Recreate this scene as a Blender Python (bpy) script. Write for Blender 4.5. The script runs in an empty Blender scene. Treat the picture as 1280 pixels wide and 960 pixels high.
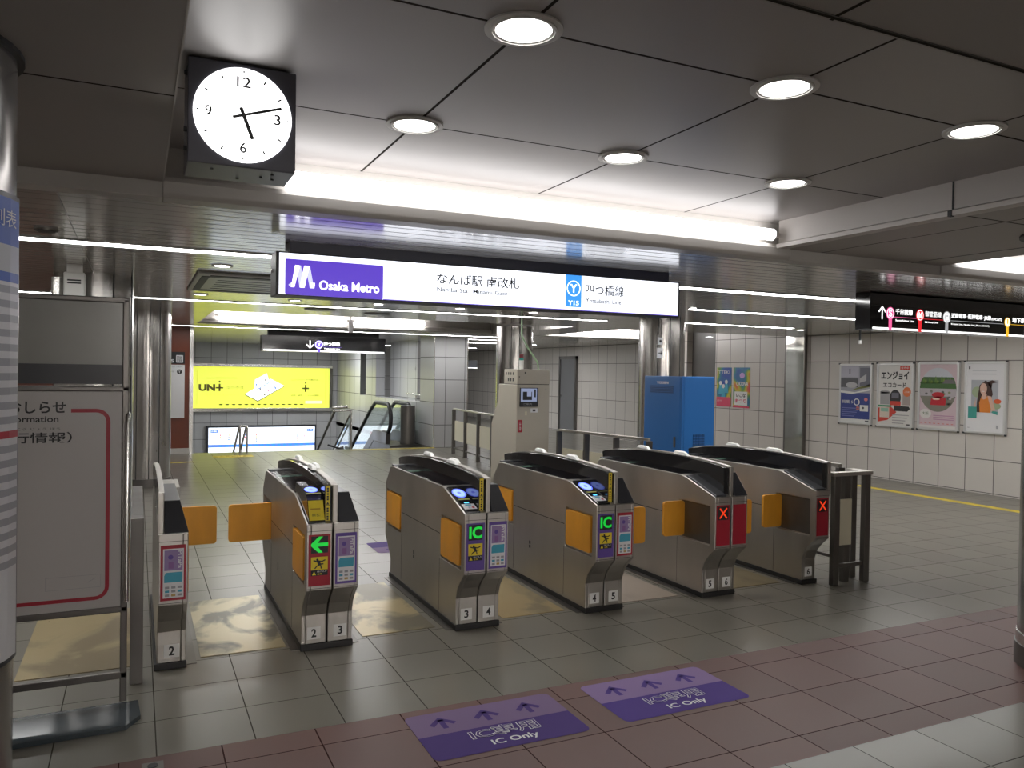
import bpy, bmesh, math, random
from mathutils import Vector, Matrix
from mathutils.geometry import tessellate_polygon
random.seed(7)
SC = bpy.context.scene
COL = SC.collection
PI = math.pi
# ------------------------------------------------------------------ camera, world, exposure
def cam_setup():
    yaw, pitch, roll = (math.radians(a) for a in (25.35, -0.77, 0.92))
    f = Vector((math.sin(yaw)*math.cos(pitch), math.cos(yaw)*math.cos(pitch), math.sin(pitch)))
    r0 = Vector((math.cos(yaw), -math.sin(yaw), 0)); u0 = r0.cross(f)
    r = r0*math.cos(roll)+u0*math.sin(roll); u = -r0*math.sin(roll)+u0*math.cos(roll)
    m = Matrix((r, u, -f)).transposed().to_4x4(); m.translation = Vector((0, 0, 1.6))
    cd = bpy.data.cameras.new('camera'); cd.sensor_width = 36; cd.lens = 36*989.1/1280
    cd.clip_start = 0.05; cd.clip_end = 200
    co = bpy.data.objects.new('camera', cd); COL.objects.link(co); co.matrix_world = m
    SC.camera = co
cam_setup()
w = bpy.data.worlds.new('world'); SC.world = w; w.use_nodes = True
w.node_tree.nodes['Background'].inputs[0].default_value = (0.5, 0.52, 0.55, 1)
w.node_tree.nodes['Background'].inputs[1].default_value = 0.03
SC.view_settings.view_transform = 'Standard'; SC.view_settings.look = 'None'
SC.view_settings.gamma = 1; SC.view_settings.use_curve_mapping = False
SC.view_settings.exposure = 0.08
SC.cycles.max_bounces = 16; SC.cycles.diffuse_bounces = 8; SC.cycles.glossy_bounces = 6
E_DOWN, E_TUBE, E_STRIP, E_FAR = 11.0, 5.0, 21.0, 26.0
HL, HU, HS = 2.36, 2.60, 2.43       # louvred ceiling, coffer ceiling, plain soffits

# ------------------------------------------------------------------ materials
MATS = {}
def mat(name, col, rough=.5, metal=0., emit=None, es=1., alpha=None, trans=None, noise=None, spec=None, coat=0, sample=True, aniso=0):
    if name in MATS: return MATS[name]
    m = bpy.data.materials.new(name); m.use_nodes = True; MATS[name] = m
    nt = m.node_tree; b = nt.nodes['Principled BSDF']
    b.inputs['Base Color'].default_value = (*col, 1); b.inputs['Roughness'].default_value = rough
    b.inputs['Metallic'].default_value = metal
    if aniso: b.inputs['Anisotropic'].default_value = aniso
    if spec is not None: b.inputs['Specular IOR Level'].default_value = spec
    if coat: b.inputs['Coat Weight'].default_value = coat; b.inputs['Coat Roughness'].default_value = .08
    if trans: b.inputs['Transmission Weight'].default_value = trans
    if alpha is not None: b.inputs['Alpha'].default_value = alpha
    if emit: b.inputs['Emission Color'].default_value = (*emit, 1); b.inputs['Emission Strength'].default_value = es
    if not sample: m.cycles.emission_sampling = 'NONE'
    if noise:                       # (scale vec, amount, rough amount)
        sc, am, ra = noise
        tc = nt.nodes.new('ShaderNodeTexCoord'); mp = nt.nodes.new('ShaderNodeMapping'); mp.inputs['Scale'].default_value = sc
        nz = nt.nodes.new('ShaderNodeTexNoise'); nz.inputs['Detail'].default_value = 5; nz.inputs['Scale'].default_value = 1
        nt.links.new(tc.outputs['Object'], mp.inputs[0]); nt.links.new(mp.outputs[0], nz.inputs['Vector'])
        mr = nt.nodes.new('ShaderNodeMapRange'); mr.inputs['From Min'].default_value = .3; mr.inputs['From Max'].default_value = .7
        mr.inputs['To Min'].default_value = 1-am; mr.inputs['To Max'].default_value = 1+am
        nt.links.new(nz.outputs[0], mr.inputs[0])
        mx = nt.nodes.new('ShaderNodeVectorMath'); mx.operation = 'SCALE'; mx.inputs[0].default_value = col
        nt.links.new(mr.outputs[0], mx.inputs['Scale']); nt.links.new(mx.outputs[0], b.inputs['Base Color'])
        m2 = nt.nodes.new('ShaderNodeMapRange'); m2.inputs['From Min'].default_value = .3; m2.inputs['From Max'].default_value = .7
        m2.inputs['To Min'].default_value = max(.02, rough-ra); m2.inputs['To Max'].default_value = rough+ra
        nt.links.new(nz.outputs[0], m2.inputs[0]); nt.links.new(m2.outputs[0], b.inputs['Roughness'])
    return m
def math_n(nt, op, a, b=None):
    n = nt.nodes.new('ShaderNodeMath'); n.operation = op
    for i, v in enumerate((a, b)):
        if v is None: continue
        if isinstance(v, (int, float)): n.inputs[i].default_value = v
        else: nt.links.new(v, n.inputs[i])
    return n.outputs[0]
def tile_mat(name, col, grout, axes, pitch, org, gw, bump=.5, rough=.4, var=.06, metal=0., gr=None, noise=.08, nscale=6., spec=.5, rvar=.05, aniso=0, stain=0, soft=1.0):
    m = bpy.data.materials.new(name); m.use_nodes = True; nt = m.node_tree; b = nt.nodes['Principled BSDF']
    tc = nt.nodes.new('ShaderNodeTexCoord'); sp = nt.nodes.new('ShaderNodeSeparateXYZ'); nt.links.new(tc.outputs['Object'], sp.inputs[0])
    mask = None; ids = []
    for k in range(2):
        if pitch[k] is None: continue
        u = math_n(nt, 'DIVIDE', math_n(nt, 'SUBTRACT', sp.outputs['XYZ'.index(axes[k])], org[k]), pitch[k])
        fr = math_n(nt, 'FRACT', u); ids.append(math_n(nt, 'FLOOR', u))
        d = math_n(nt, 'MINIMUM', fr, math_n(nt, 'SUBTRACT', 1.0, fr))
        g = math_n(nt, 'LESS_THAN', d, gw/2/pitch[k])
        mask = g if mask is None else math_n(nt, 'MAXIMUM', mask, g)
    cb = nt.nodes.new('ShaderNodeCombineXYZ'); nt.links.new(ids[0], cb.inputs[0])
    if len(ids) > 1: nt.links.new(ids[1], cb.inputs[1])
    wn = nt.nodes.new('ShaderNodeTexWhiteNoise'); nt.links.new(cb.outputs[0], wn.inputs['Vector'])
    nz = nt.nodes.new('ShaderNodeTexNoise'); nz.inputs['Scale'].default_value = nscale; nz.inputs['Detail'].default_value = 6
    nt.links.new(tc.outputs['Object'], nz.inputs['Vector'])
    nf = nt.nodes.new('ShaderNodeTexNoise'); nf.inputs['Scale'].default_value = 160; nf.inputs['Detail'].default_value = 2
    nt.links.new(tc.outputs['Object'], nf.inputs['Vector'])
    f = math_n(nt, 'ADD', 1.0, math_n(nt, 'MULTIPLY', math_n(nt, 'SUBTRACT', wn.outputs['Value'], .5), 2*var))
    f = math_n(nt, 'ADD', f, math_n(nt, 'MULTIPLY', math_n(nt, 'SUBTRACT', nz.outputs[0], .5), 4*noise))
    f = math_n(nt, 'ADD', f, math_n(nt, 'MULTIPLY', math_n(nt, 'SUBTRACT', nf.outputs[0], .5), 2*noise))
    if stain:
        n3 = nt.nodes.new('ShaderNodeTexNoise'); n3.inputs['Scale'].default_value = .9; n3.inputs['Detail'].default_value = 4
        nt.links.new(tc.outputs['Object'], n3.inputs['Vector'])
        f = math_n(nt, 'ADD', f, math_n(nt, 'MULTIPLY', math_n(nt, 'SUBTRACT', n3.outputs[0], .5), stain))
    sc = nt.nodes.new('ShaderNodeVectorMath'); sc.operation = 'SCALE'; sc.inputs[0].default_value = col; nt.links.new(f, sc.inputs['Scale'])
    mx = nt.nodes.new('ShaderNodeMix'); mx.data_type = 'RGBA'
    nt.links.new(mask, mx.inputs[0]); nt.links.new(sc.outputs[0], mx.inputs[6]); mx.inputs[7].default_value = (*grout, 1)
    nt.links.new(mx.outputs[2], b.inputs['Base Color'])
    r = math_n(nt, 'ADD', rough, math_n(nt, 'MULTIPLY', math_n(nt, 'SUBTRACT', nz.outputs[0], .5), 2*rvar))
    r = math_n(nt, 'MAXIMUM', r, math_n(nt, 'MULTIPLY', mask, .7))
    nt.links.new(r, b.inputs['Roughness'])
    inv = math_n(nt, 'SUBTRACT', 1.0, mask)
    nt.links.new(math_n(nt, 'MULTIPLY', inv, metal), b.inputs['Metallic']); nt.links.new(math_n(nt, 'MULTIPLY', inv, spec), b.inputs['Specular IOR Level'])
    bp = nt.nodes.new('ShaderNodeBump'); bp.inputs['Strength'].default_value = bump; bp.inputs['Distance'].default_value = .002; bp.invert = True
    nt.links.new(mask, bp.inputs['Height']); nt.links.new(bp.outputs[0], b.inputs['Normal'])
    return m
def floor_mat(name, *a, **k): return tile_mat(name, *a, **k)

M_FLOOR = tile_mat('floor_granite', (.165, .154, .128), (.062, .058, .05), 'XY', (.392, .362), (.87, .28), .0052, bump=.0, rough=.28, var=.11, noise=.02, nscale=2, rvar=.0, stain=.10)
M_RED = tile_mat('floor_red_granite', (.115, .046, .037), (.045, .022, .02), 'XY', (.392, .375), (.73, 3.37-3.75), .006, bump=.0, rough=.46, var=.12, noise=.02, nscale=3, rvar=.0)
M_WALL = tile_mat('wall_tile_side', (.54, .505, .465), (.16, .15, .14), 'YZ', (.422, .467), (.355, .02), .012, rough=.35, var=.035, noise=.02, nscale=2)
M_WALLS = tile_mat('wall_tile_stairwell', (.50, .50, .51), (.15, .15, .15), 'YZ', (.62, .48), (.2, .0), .014, rough=.3, var=.04, noise=.02, nscale=2)
M_WALLF = tile_mat('wall_tile_far', (.50, .50, .51), (.15, .15, .15), 'XZ', (.44, .48), (.2, .0), .014, rough=.35, var=.04, noise=.02, nscale=2)
M_LOUV = tile_mat('ceiling_louvre', (.66, .645, .62), (.14, .136, .13), 'XY', (None, .132), (0, 3.93), .013, rough=.17, var=.04, metal=.5, noise=.015, nscale=1.5)
M_CEIL = tile_mat('ceiling_panel', (.40, .38, .37), (.05, .045, .04), 'XY', (1.0, 1.0), (.005, .08), .012, rough=.38, var=.02, noise=.015, nscale=1.2, metal=.25)
M_SOFF = tile_mat('soffit_panel', (.36, .335, .315), (.05, .045, .04), 'XY', (1.32, 1.30), (-1.2, 2.64-2.6), .012, rough=.45, var=.02, noise=.02, nscale=1.2)
M_STEEL = mat('brushed_steel', (.52, .495, .46), .36, .95, noise=((3, 3, 1.2), .10, .04))
M_STEELB = mat('bright_steel', (.62, .61, .59), .22, 1.)
M_STEELD = mat('dark_steel', (.17, .16, .15), .36, .85, noise=((4, 4, 2), .15, .06))
M_COLUMN = mat('column_steel', (.40, .385, .37), .24, .95, noise=((2, 2, .7), .18, .07))
M_BLACK = mat('black_gloss', (.012, .012, .014), .09, 0, coat=.5)
M_BLK = mat('black_matte', (.02, .02, .022), .5)
M_DKGREY = mat('dark_grey_plastic', (.035, .036, .042), .32)
M_RUBBER = mat('black_base', (.015, .014, .014), .45)
M_ORANGE = mat('orange_flap', (.72, .32, .025), .42, noise=((9, 9, 4), .08, .05))
M_WHITE = mat('white_plastic', (.82, .82, .80), .4)
M_WPAINT = mat('white_paint', (.62, .59, .56), .45)
M_FASCIA = mat('fascia_grey', (.50, .48, .45), .4, noise=((1, 1, 1), .04, .04))
M_CREAM = mat('beige_metal', (.47, .43, .36), .42, noise=((2, 2, 2), .04, .04))
M_CREAMP = mat('cream_panel', (.62, .58, .44), .4)
M_BLUE = mat('blue_cabinet', (.02, .14, .42), .38)
M_BLUED = mat('blue_vent', (.01, .065, .2), .5)
M_BROWN = mat('brown_wall_panel', (.17, .035, .012), .38, noise=((3, 3, 3), .08, .04))
M_GLASS = mat('clear_glass', (.80, .9, .88), .03, 0, trans=.92)
M_YEL = mat('yellow_print', (.80, .62, .03), .4)
M_YELF = mat('yellow_tactile', (.60, .48, .07), .5, noise=((6, 6, 6), .15, .05))
M_TXT = mat('black_print', (.018, .018, .02), .45)
M_WPR = mat('white_print', (.74, .74, .76), .4)
M_RED2 = mat('red_print', (.36, .012, .03), .4)
M_PURP = mat('purple_print', (.13, .075, .34), .4)
M_PURL = mat('pale_purple_print', (.30, .21, .42), .4)
M_TEAL = mat('teal_print', (.06, .36, .50), .4)
M_GREYP = mat('grey_print', (.33, .33, .35), .4)
M_BLUEP = mat('blue_print', (.03, .09, .42), .4)
M_GRNP = mat('green_print', (.07, .22, .05), .4)
M_TUBE = mat('tube_light', (1, 1, 1), .5, emit=(1.0, .98, .99), es=E_TUBE)
M_TUBEF = mat('far_tube_light', (1, 1, 1), .5, emit=(1.0, .98, .99), es=E_FAR)
M_TUBEB = mat('added_tube_light', (1, 1, 1), .5, emit=(1.0, .95, .90), es=38)  # glow of the added fill tubes behind the viewer
M_LEDF = mat('far_strip_light', (1, 1, 1), .5, emit=(.96, .98, 1.0), es=62)
M_LED = mat('strip_light', (1, 1, 1), .5, emit=(1.0, .99, .97), es=E_STRIP)
M_DOWN = mat('downlight_glow', (1, 1, 1), .5, emit=(1.0, .97, .93), es=E_DOWN)
M_DOWNS = mat('small_downlight_glow', (1, 1, 1), .5, emit=(1.0, .97, .93), es=25)
M_SIGNW = mat('sign_white_glow', (.8, .8, .8), .3, emit=(.86, .90, 1.0), es=1.5)
M_SIGNP = mat('sign_purple_glow', (.1, .05, .3), .3, emit=(.085, .035, .52), es=1.0)
M_SIGNB = mat('sign_blue_glow', (.05, .2, .5), .3, emit=(.05, .32, .85), es=1.0, sample=False)
M_SGL = mat('sign_pale_glow', (.5, .5, .5), .3, emit=(.62, .64, .85), es=1.0, sample=False)
M_CLOCKW = mat('clock_glow', (.9, .9, .9), .3, emit=(1.0, 1.0, 1.0), es=2.4)
M_LETW = mat('lit_white_letter', (.9, .9, .9), .3, emit=(1, 1, 1), es=1.6, sample=False)
M_LETP = mat('lit_purple', (.1, .06, .4), .3, emit=(.16, .09, .62), es=1, sample=False)
M_PINK = mat('lit_pink', (.5, .1, .3), .3, emit=(.85, .12, .33), es=1, sample=False)
M_LRED = mat('lit_red', (.5, .02, .02), .3, emit=(.75, .02, .03), es=1, sample=False)
M_LGREY = mat('lit_grey', (.3, .3, .3), .3, emit=(.32, .33, .34), es=1, sample=False)
M_LYEL = mat('lit_amber', (.5, .3, .0), .3, emit=(.85, .48, .03), es=1, sample=False)
M_ADY = mat('advert_yellow_glow', (.6, .6, .1), .3, emit=(.80, .87, .09), es=.92)
M_ADYP = mat('advert_pale_glow', (.6, .6, .3), .3, emit=(.95, .97, .45), es=1.2, sample=False)
M_ADD = mat('advert_dark_ink', (.05, .05, .01), .3, emit=(.12, .10, .01), es=.5, sample=False)
M_MAPW = mat('map_white_glow', (.8, .8, .8), .3, emit=(.80, .88, 1.0), es=1.6)
M_MAPB = mat('map_blue_glow', (.1, .2, .5), .3, emit=(.10, .22, .72), es=1, sample=False)
M_GRN = mat('green_lamp', (.0, .2, .02), .3, emit=(.01, .62, .05), es=.75, sample=False)
M_LX = mat('red_lamp', (.3, .02, .01), .3, emit=(.85, .05, .01), es=.8, sample=False)
M_ICB = mat('reader_blue_glow', (.1, .1, .5), .3, emit=(.10, .16, 1.0), es=1.6, sample=False)
M_ICL = mat('reader_pale_glow', (.4, .5, .9), .3, emit=(.24, .38, 1.0), es=1.2, sample=False)
M_CYAN = mat('cyan_lamp', (.1, .4, .9), .3, emit=(.1, .55, 1.0), es=1.2, sample=False)
M_SCR = mat('screen_glow', (.2, .22, .3), .3, emit=(.22, .26, .40), es=.8, sample=False)

# ------------------------------------------------------------------ mesh helpers
def tag(o, label=None, cat=None, group=None, kind=None):
    if label: o['label'] = label
    if cat: o['category'] = cat
    if group: o['group'] = group
    if kind: o['kind'] = kind
    return o
def thing(name, label, cat, loc=(0, 0, 0), group=None):
    o = bpy.data.objects.new(name, None); COL.objects.link(o); o.location = loc; o.empty_display_size = .1
    return tag(o, label, cat, group)
class MB:
    def __init__(s): s.v = []; s.f = []; s.fm = []; s.m = []; s.sm = []
    def mi(s, m):
        if m not in s.m: s.m.append(m)
        return s.m.index(m)
    def add(s, vs, fs, m, smooth=False):
        k = len(s.v); s.v += [tuple(p) for p in vs]; i = s.mi(m)
        for f in fs: s.f.append(tuple(k+a for a in f)); s.fm.append(i); s.sm.append(smooth)
        return s
    def box(s, x0, y0, z0, x1, y1, z1, m):
        x0, x1 = sorted((x0, x1)); y0, y1 = sorted((y0, y1)); z0, z1 = sorted((z0, z1))
        vs = [(x, y, z) for x in (x0, x1) for y in (y0, y1) for z in (z0, z1)]
        return s.add(vs, [(0, 1, 3, 2), (4, 6, 7, 5), (0, 4, 5, 1), (2, 3, 7, 6), (0, 2, 6, 4), (1, 5, 7, 3)], m)
    def hull(s, pts, m):
        bm = bmesh.new()
        for p in pts: bm.verts.new(p)
        bmesh.ops.convex_hull(bm, input=bm.verts)
        bmesh.ops.dissolve_limit(bm, angle_limit=.01, verts=bm.verts, edges=bm.edges)
        bm.verts.index_update(); vs = [v.co[:] for v in bm.verts]; fs = [[v.index for v in f.verts] for f in bm.faces]; bm.free()
        return s.add(vs, fs, m)
    def prism(s, pts, axis, c0, c1, m, holes=()):
        """polygon in the other two axes extruded along axis"""
        def P(a, b, c): return {'x': (c, a, b), 'y': (a, c, b), 'z': (a, b, c)}[axis]
        loops = [list(pts)]+[list(h) for h in holes]
        flat = [p for l in loops for p in l]; n = len(flat)
        tris = tessellate_polygon([[Vector((p[0], p[1], 0)) for p in l] for l in loops]) if (holes or len(pts) > 4) else None
        vs = [P(p[0], p[1], c0) for p in flat]+[P(p[0], p[1], c1) for p in flat]
        fs = []
        if tris is None: fs += [tuple(range(n)), tuple(range(2*n-1, n-1, -1))]
        else:
            for t in tris: fs += [tuple(t), tuple(n+a for a in reversed(t))]
        k = 0
        for l in loops:
            c = len(l)
            for i in range(c): j = (i+1) % c; fs.append((k+i, k+j, n+k+j, n+k+i))
            k += c
        return s.add(vs, fs, m)
    def cyl(s, p0, p1, r, m, n=24, r1=None, caps=True, smooth=True):
        p0, p1 = Vector(p0), Vector(p1); d = (p1-p0).normalized(); r1 = r if r1 is None else r1
        a = d.orthogonal().normalized(); b = d.cross(a)
        vs = []
        for i in range(n):
            t = 2*PI*i/n; e = a*math.cos(t)+b*math.sin(t); vs += [p0+e*r, p1+e*r1]
        s.add(vs, [(2*i, 2*((i+1) % n), 2*((i+1) % n)+1, 2*i+1) for i in range(n)], m, smooth)
        if caps: s.add(vs, [tuple(range(0, 2*n, 2))[::-1], tuple(range(1, 2*n, 2))], m)
        return s
    def tube(s, path, r, m, n=10):
        P = [Vector(p) for p in path]; k = len(P); up = None; vs = []
        for i, p in enumerate(P):
            d = ((P[i+1]-p).normalized() if i < k-1 else Vector()) + ((p-P[i-1]).normalized() if i else Vector())
            d.normalize()
            if up is None: up = d.orthogonal().normalized()
            a = (up-d*up.dot(d)).normalized(); up = a; b = d.cross(a)
            for j in range(n): t = 2*PI*j/n; vs.append(p+(a*math.cos(t)+b*math.sin(t))*r)
        fs = [(i*n+j, i*n+(j+1) % n, (i+1)*n+(j+1) % n, (i+1)*n+j) for i in range(k-1) for j in range(n)]
        s.add(vs, fs, m, True); s.add(vs, [tuple(range(n))[::-1], tuple(range((k-1)*n, k*n))], m); return s
    def ring(s, c, r0, r1, z0, z1, m, n=40):
        """flat ring around z"""
        vs = []
        for i in range(n):
            t = 2*PI*i/n; x, y = math.cos(t), math.sin(t)
            vs += [(c[0]+x*r0, c[1]+y*r0, z0), (c[0]+x*r1, c[1]+y*r1, z0), (c[0]+x*r1, c[1]+y*r1, z1), (c[0]+x*r0, c[1]+y*r0, z1)]
        fs = []
        for i in range(n):
            j = (i+1) % n
            for q in range(4): fs.append((4*i+q, 4*i+(q+1) % 4, 4*j+(q+1) % 4, 4*j+q))
        return s.add(vs, fs, m, False)
    def build(s, name, parent=None, bevel=0, seg=2, o=None):
        me = bpy.data.meshes.new(name); L = Vector(parent.location) if parent and parent.parent is None else Vector()
        if parent and parent.parent is not None:
            q = parent
            while q: L += Vector(q.location); q = q.parent
        me.from_pydata([tuple(Vector(v)-L) for v in s.v] if parent and not getattr(s, 'local', False) else s.v, [], s.f)
        for m in s.m: me.materials.append(m)
        for p, i, sm in zip(me.polygons, s.fm, s.sm): p.material_index = i; p.use_smooth = sm
        me.validate(); me.update()
        bm = bmesh.new(); bm.from_mesh(me)
        if not getattr(s, 'flat', False): bmesh.ops.recalc_face_normals(bm, faces=bm.faces)
        bm.to_mesh(me); bm.free()
        ob = bpy.data.objects.new(name, me); COL.objects.link(ob)
        if parent: ob.parent = parent
        if bevel:
            b = ob.modifiers.new('bevel', 'BEVEL'); b.width = bevel; b.segments = seg; b.limit_method = 'ANGLE'; b.angle_limit = .6; b.use_clamp_overlap = True
        return ob
def rrect(x0, y0, x1, y1, r, n=4):
    pts = []
    for cx, cy, a in ((x1-r, y0+r, -PI/2), (x1-r, y1-r, 0), (x0+r, y1-r, PI/2), (x0+r, y0+r, PI)):
        for i in range(n+1): t = a+PI/2*i/n; pts.append((cx+r*math.cos(t), cy+r*math.sin(t)))
    return pts
def ell(cx, cy, rx, ry=None, n=28, a0=0, a1=2*PI):
    ry = rx if ry is None else ry
    k = n if abs(a1-a0-2*PI) < 1e-6 else n+1
    return [(cx+rx*math.cos(a0+(a1-a0)*i/n), cy+ry*math.sin(a0+(a1-a0)*i/n)) for i in range(k)]
_TC = {}
def text_geo(s, off=0, res=3):
    key = (s, off, res)
    if key in _TC: return _TC[key]
    cu = bpy.data.curves.new('t', 'FONT'); cu.body = s; cu.size = 1; cu.offset = off; cu.resolution_u = res
    ob = bpy.data.objects.new('t', cu); COL.objects.link(ob)
    dg = bpy.context.evaluated_depsgraph_get(); dg.update()
    me = bpy.data.meshes.new_from_object(ob.evaluated_get(dg))
    vs = [(v.co.x, v.co.y) for v in me.vertices]; fs = [tuple(p.vertices) for p in me.polygons]
    bpy.data.objects.remove(ob); bpy.data.curves.remove(cu); bpy.data.meshes.remove(me)
    _TC[key] = (vs, fs); return vs, fs
class Dec:
    """flat printed artwork on a panel: o + x*u + y*v, layers stacked along the normal"""
    STEP = .0008
    def __init__(s, o, u, v, fn=None):
        s.o, s.u, s.v_ = Vector(o), Vector(u).normalized(), Vector(v).normalized(); s.n = s.u.cross(s.v_); s.mb = MB(); s.mb.flat = True; s.fn = fn
    def P(s, x, y, l):
        if s.fn: return s.fn(x, y, s.STEP*(l+1))
        return s.o+s.u*x+s.v_*y+s.n*(s.STEP*(l+1))
    def poly(s, pts, m, l=0):
        if len(pts) <= 4: fs = [tuple(range(len(pts)))]
        else: fs = [tuple(t) for t in tessellate_polygon([[Vector((p[0], p[1], 0)) for p in pts]])]
        out = []
        for f in fs:
            a = sum(pts[f[i]][0]*pts[f[(i+1) % len(f)]][1]-pts[f[(i+1) % len(f)]][0]*pts[f[i]][1] for i in range(len(f)))
            out.append(f if a > 0 else tuple(reversed(f)))
        s.mb.add([s.P(x, y, l) for x, y in pts], out, m); return s
    def rect(s, x0, y0, x1, y1, m, l=0):
        if s.fn:
            n = 12
            for i in range(n):
                a, b = x0+(x1-x0)*i/n, x0+(x1-x0)*(i+1)/n; s.poly([(a, y0), (b, y0), (b, y1), (a, y1)], m, l)
            return s
        return s.poly([(x0, y0), (x1, y0), (x1, y1), (x0, y1)], m, l)
    def frame(s, x0, y0, x1, y1, t, m, l=0, r=0, n=5):
        if r:
            A, B = rrect(x0, y0, x1, y1, r, n), rrect(x0+t, y0+t, x1-t, y1-t, max(r-t, .001), n); k = len(A)
            for i in range(k): j = (i+1) % k; s.poly([A[i], A[j], B[j], B[i]], m, l)
            return s
        for q in ((x0, y0, x1, y0+t), (x0, y1-t, x1, y1), (x0, y0+t, x0+t, y1-t), (x1-t, y0+t, x1, y1-t)): s.rect(*q, m, l)
        return s
    def line(s, a, b, t, m, l=0):
        a, b = Vector(a), Vector(b); d = (b-a).normalized()*t/2; n = Vector((-d.y, d.x))
        return s.poly([tuple(a-n), tuple(b-n), tuple(b+n), tuple(a+n)], m, l)
    def text(s, t, x0, y0, x1, y1, m, l=1, off=0, res=3, rot=0):
        """text scaled to fill the given box"""
        vs, fs = text_geo(t, off, res)
        if not vs: return s
        if rot: vs = [(v[1], -v[0]) for v in vs]
        ax = min(v[0] for v in vs); bx = max(v[0] for v in vs); ay = min(v[1] for v in vs); by = max(v[1] for v in vs)
        k, h = (x1-x0)/max(bx-ax, 1e-6), (y1-y0)/max(by-ay, 1e-6)
        out = [(x0+(v[0]-ax)*k, y0+(v[1]-ay)*h) for v in vs]
        s.mb.add([s.P(x, y, l) for x, y in out], fs, m); return s
    def build(s, name, parent=None): return s.mb.build(name, parent)
def face_front(x, y, z): return Dec((x, y, z), (1, 0, 0), (0, 0, 1))          # faces -Y
def struct(ob): ob['kind'] = 'structure'; return ob

# ------------------------------------------------------------------ structure: floor
b = MB()
b.box(-7, -9, -.1, 10.85, 2.45, 0, M_FLOOR); b.box(-7, 3.54, -.1, 10.85, 16, 0, M_FLOOR); b.box(-7, 2.45, -.1, 10.85, 3.54, 0, M_RED)
b.box(5.66, 16, -.1, 10.85, 27, 0, M_FLOOR)
struct(b.build('floor'))
b = MB()                                         # the stair well beyond the gates
n = 16
for i in range(n): b.box(.95, 16+.3*i, -.17*(i+1)-.6, 3.95, 16+.3*(i+1), -.17*(i+1), M_FLOOR)
b.box(.95, 20.8, -3.4, 5.66, 24.8, -2.75, M_FLOOR)
struct(b.build('stairs'))
# walls
b = MB(); b.box(10.85, -9, 0, 11.1, 13.05, 2.7, M_WALL); b.box(10.85, 14.0, 0, 11.1, 27, 2.7, M_WALL); struct(b.build('wall_right'))
b = MB(); b.box(11.0, 13.05, 0, 11.25, 14.0, 2.7, mat('niche_shutter', (.085, .08, .075), .45)); struct(b.build('wall_niche'))
b = MB(); b.box(5.5, 27, 0, 11.1, 27.2, 2.7, M_WALLF); struct(b.build('wall_back'))
b = MB(); b.box(.5, 24.8, -3.4, 5.66, 25.0, 2.5, M_WALLF); struct(b.build('wall_stairwell'))
b = MB(); b.box(-7.2, 16, 0, .885, 16.2, 2.5, M_BROWN); b.box(.6, 16.2, -3.4, .885, 24.8, 2.5, M_WALLF)
struct(b.build('wall_stairwell_left'))
b = MB(); b.box(.885, 15.97, 0, .95, 16.2, 2.5, M_STEELB); struct(b.build('trim_1'))
b = MB(); b.box(-7, 15.95, 0, .885, 16.0, .10, M_WPAINT); struct(b.build('baseboard_left'))
b = MB()
b.box(5.66, 15.8, 0, 6.42, 16.7, 2.5, M_WALLF); b.box(5.66, 16.7, -3.4, 5.9, 24.8, .93, M_WALLS)
b.box(6.05, 18.06, 0, 6.3, 20.3, 2.5, M_WALLS); b.box(5.66, 20.3, .93, 5.9, 21.3, 2.5, M_WALLS); b.box(5.66, 21.9, .93, 5.9, 24.8, 2.5, M_WALLS)
struct(b.build('wall_stairwell_right'))
b = MB(); b.box(5.655, 15.79, 0, 5.675, 15.8, 2.4, M_STEELB); b.box(6.41, 15.79, 0, 6.43, 15.8, 2.4, M_STEELB); struct(b.build('trim_2'))
b = MB(); b.box(-7.2, -9, 0, -7, 16, 2.7, M_WALL); struct(b.build('wall_left'))
b = MB(); b.box(-7.2, -9.2, 0, 11.1, -9, 2.7, M_WALLF); struct(b.build('wall_front'))
# service door in the far side wall
b = MB(); b.box(10.80, 18.8, 0, 10.9, 19.6, 2.02, mat('grey_door', (.16, .16, .165), .4)); d1 = struct(b.build('door_1'))
b = MB(); b.box(10.78, 18.72, 0, 10.85, 18.8, 2.1, M_STEELD); b.box(10.78, 19.6, 0, 10.85, 19.68, 2.1, M_STEELD); b.box(10.78, 18.72, 2.02, 10.85, 19.68, 2.1, M_STEELD); b.build('door_frame', d1)
b = MB(); b.cyl((10.79, 19.5, 1.0), (10.76, 19.5, 1.0), .03, M_STEELB, 12); b.build('door_handle', d1)
# ceiling with its raised coffers
b = MB()
def slab(x0, y0, x1, y1, z, m, t=.1): b.box(x0, y0, z, x1, y1, z+t, m)
# near coffer
slab(.095, 1.35, 3.74, 3.99, HU, M_CEIL)
slab(-7, -9, .095, 3.87, HS, M_SOFF, .27); slab(.095, -9, 3.74, 1.35, HS, M_SOFF, .27)
slab(3.74, -9, 5.25, 3.87, HS, M_SOFF, .27)
slab(5.25, 1.35, 8.9, 3.99, HU, M_CEIL); slab(5.25, -9, 8.9, 1.35, HS, M_SOFF, .27); slab(8.9, -9, 10.85, 3.87, HS, M_SOFF, .27)
# louvred ceiling around the far coffers
slab(-7, 3.99, 10.85, 11.05, HL, M_LOUV, .3)
slab(-7, 11.05, .9, 14.4, HL, M_LOUV, .3); slab(6.3, 11.05, 7.25, 14.4, HL, M_LOUV, .3)
slab(-7, 14.4, 10.85, 27, HL, M_LOUV, .3)
slab(.9, 11.05, 6.3, 14.4, HU, M_CEIL); slab(7.25, 11.05, 10.85, 14.4, HU, M_CEIL)
struct(b.build('ceiling'))
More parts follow.
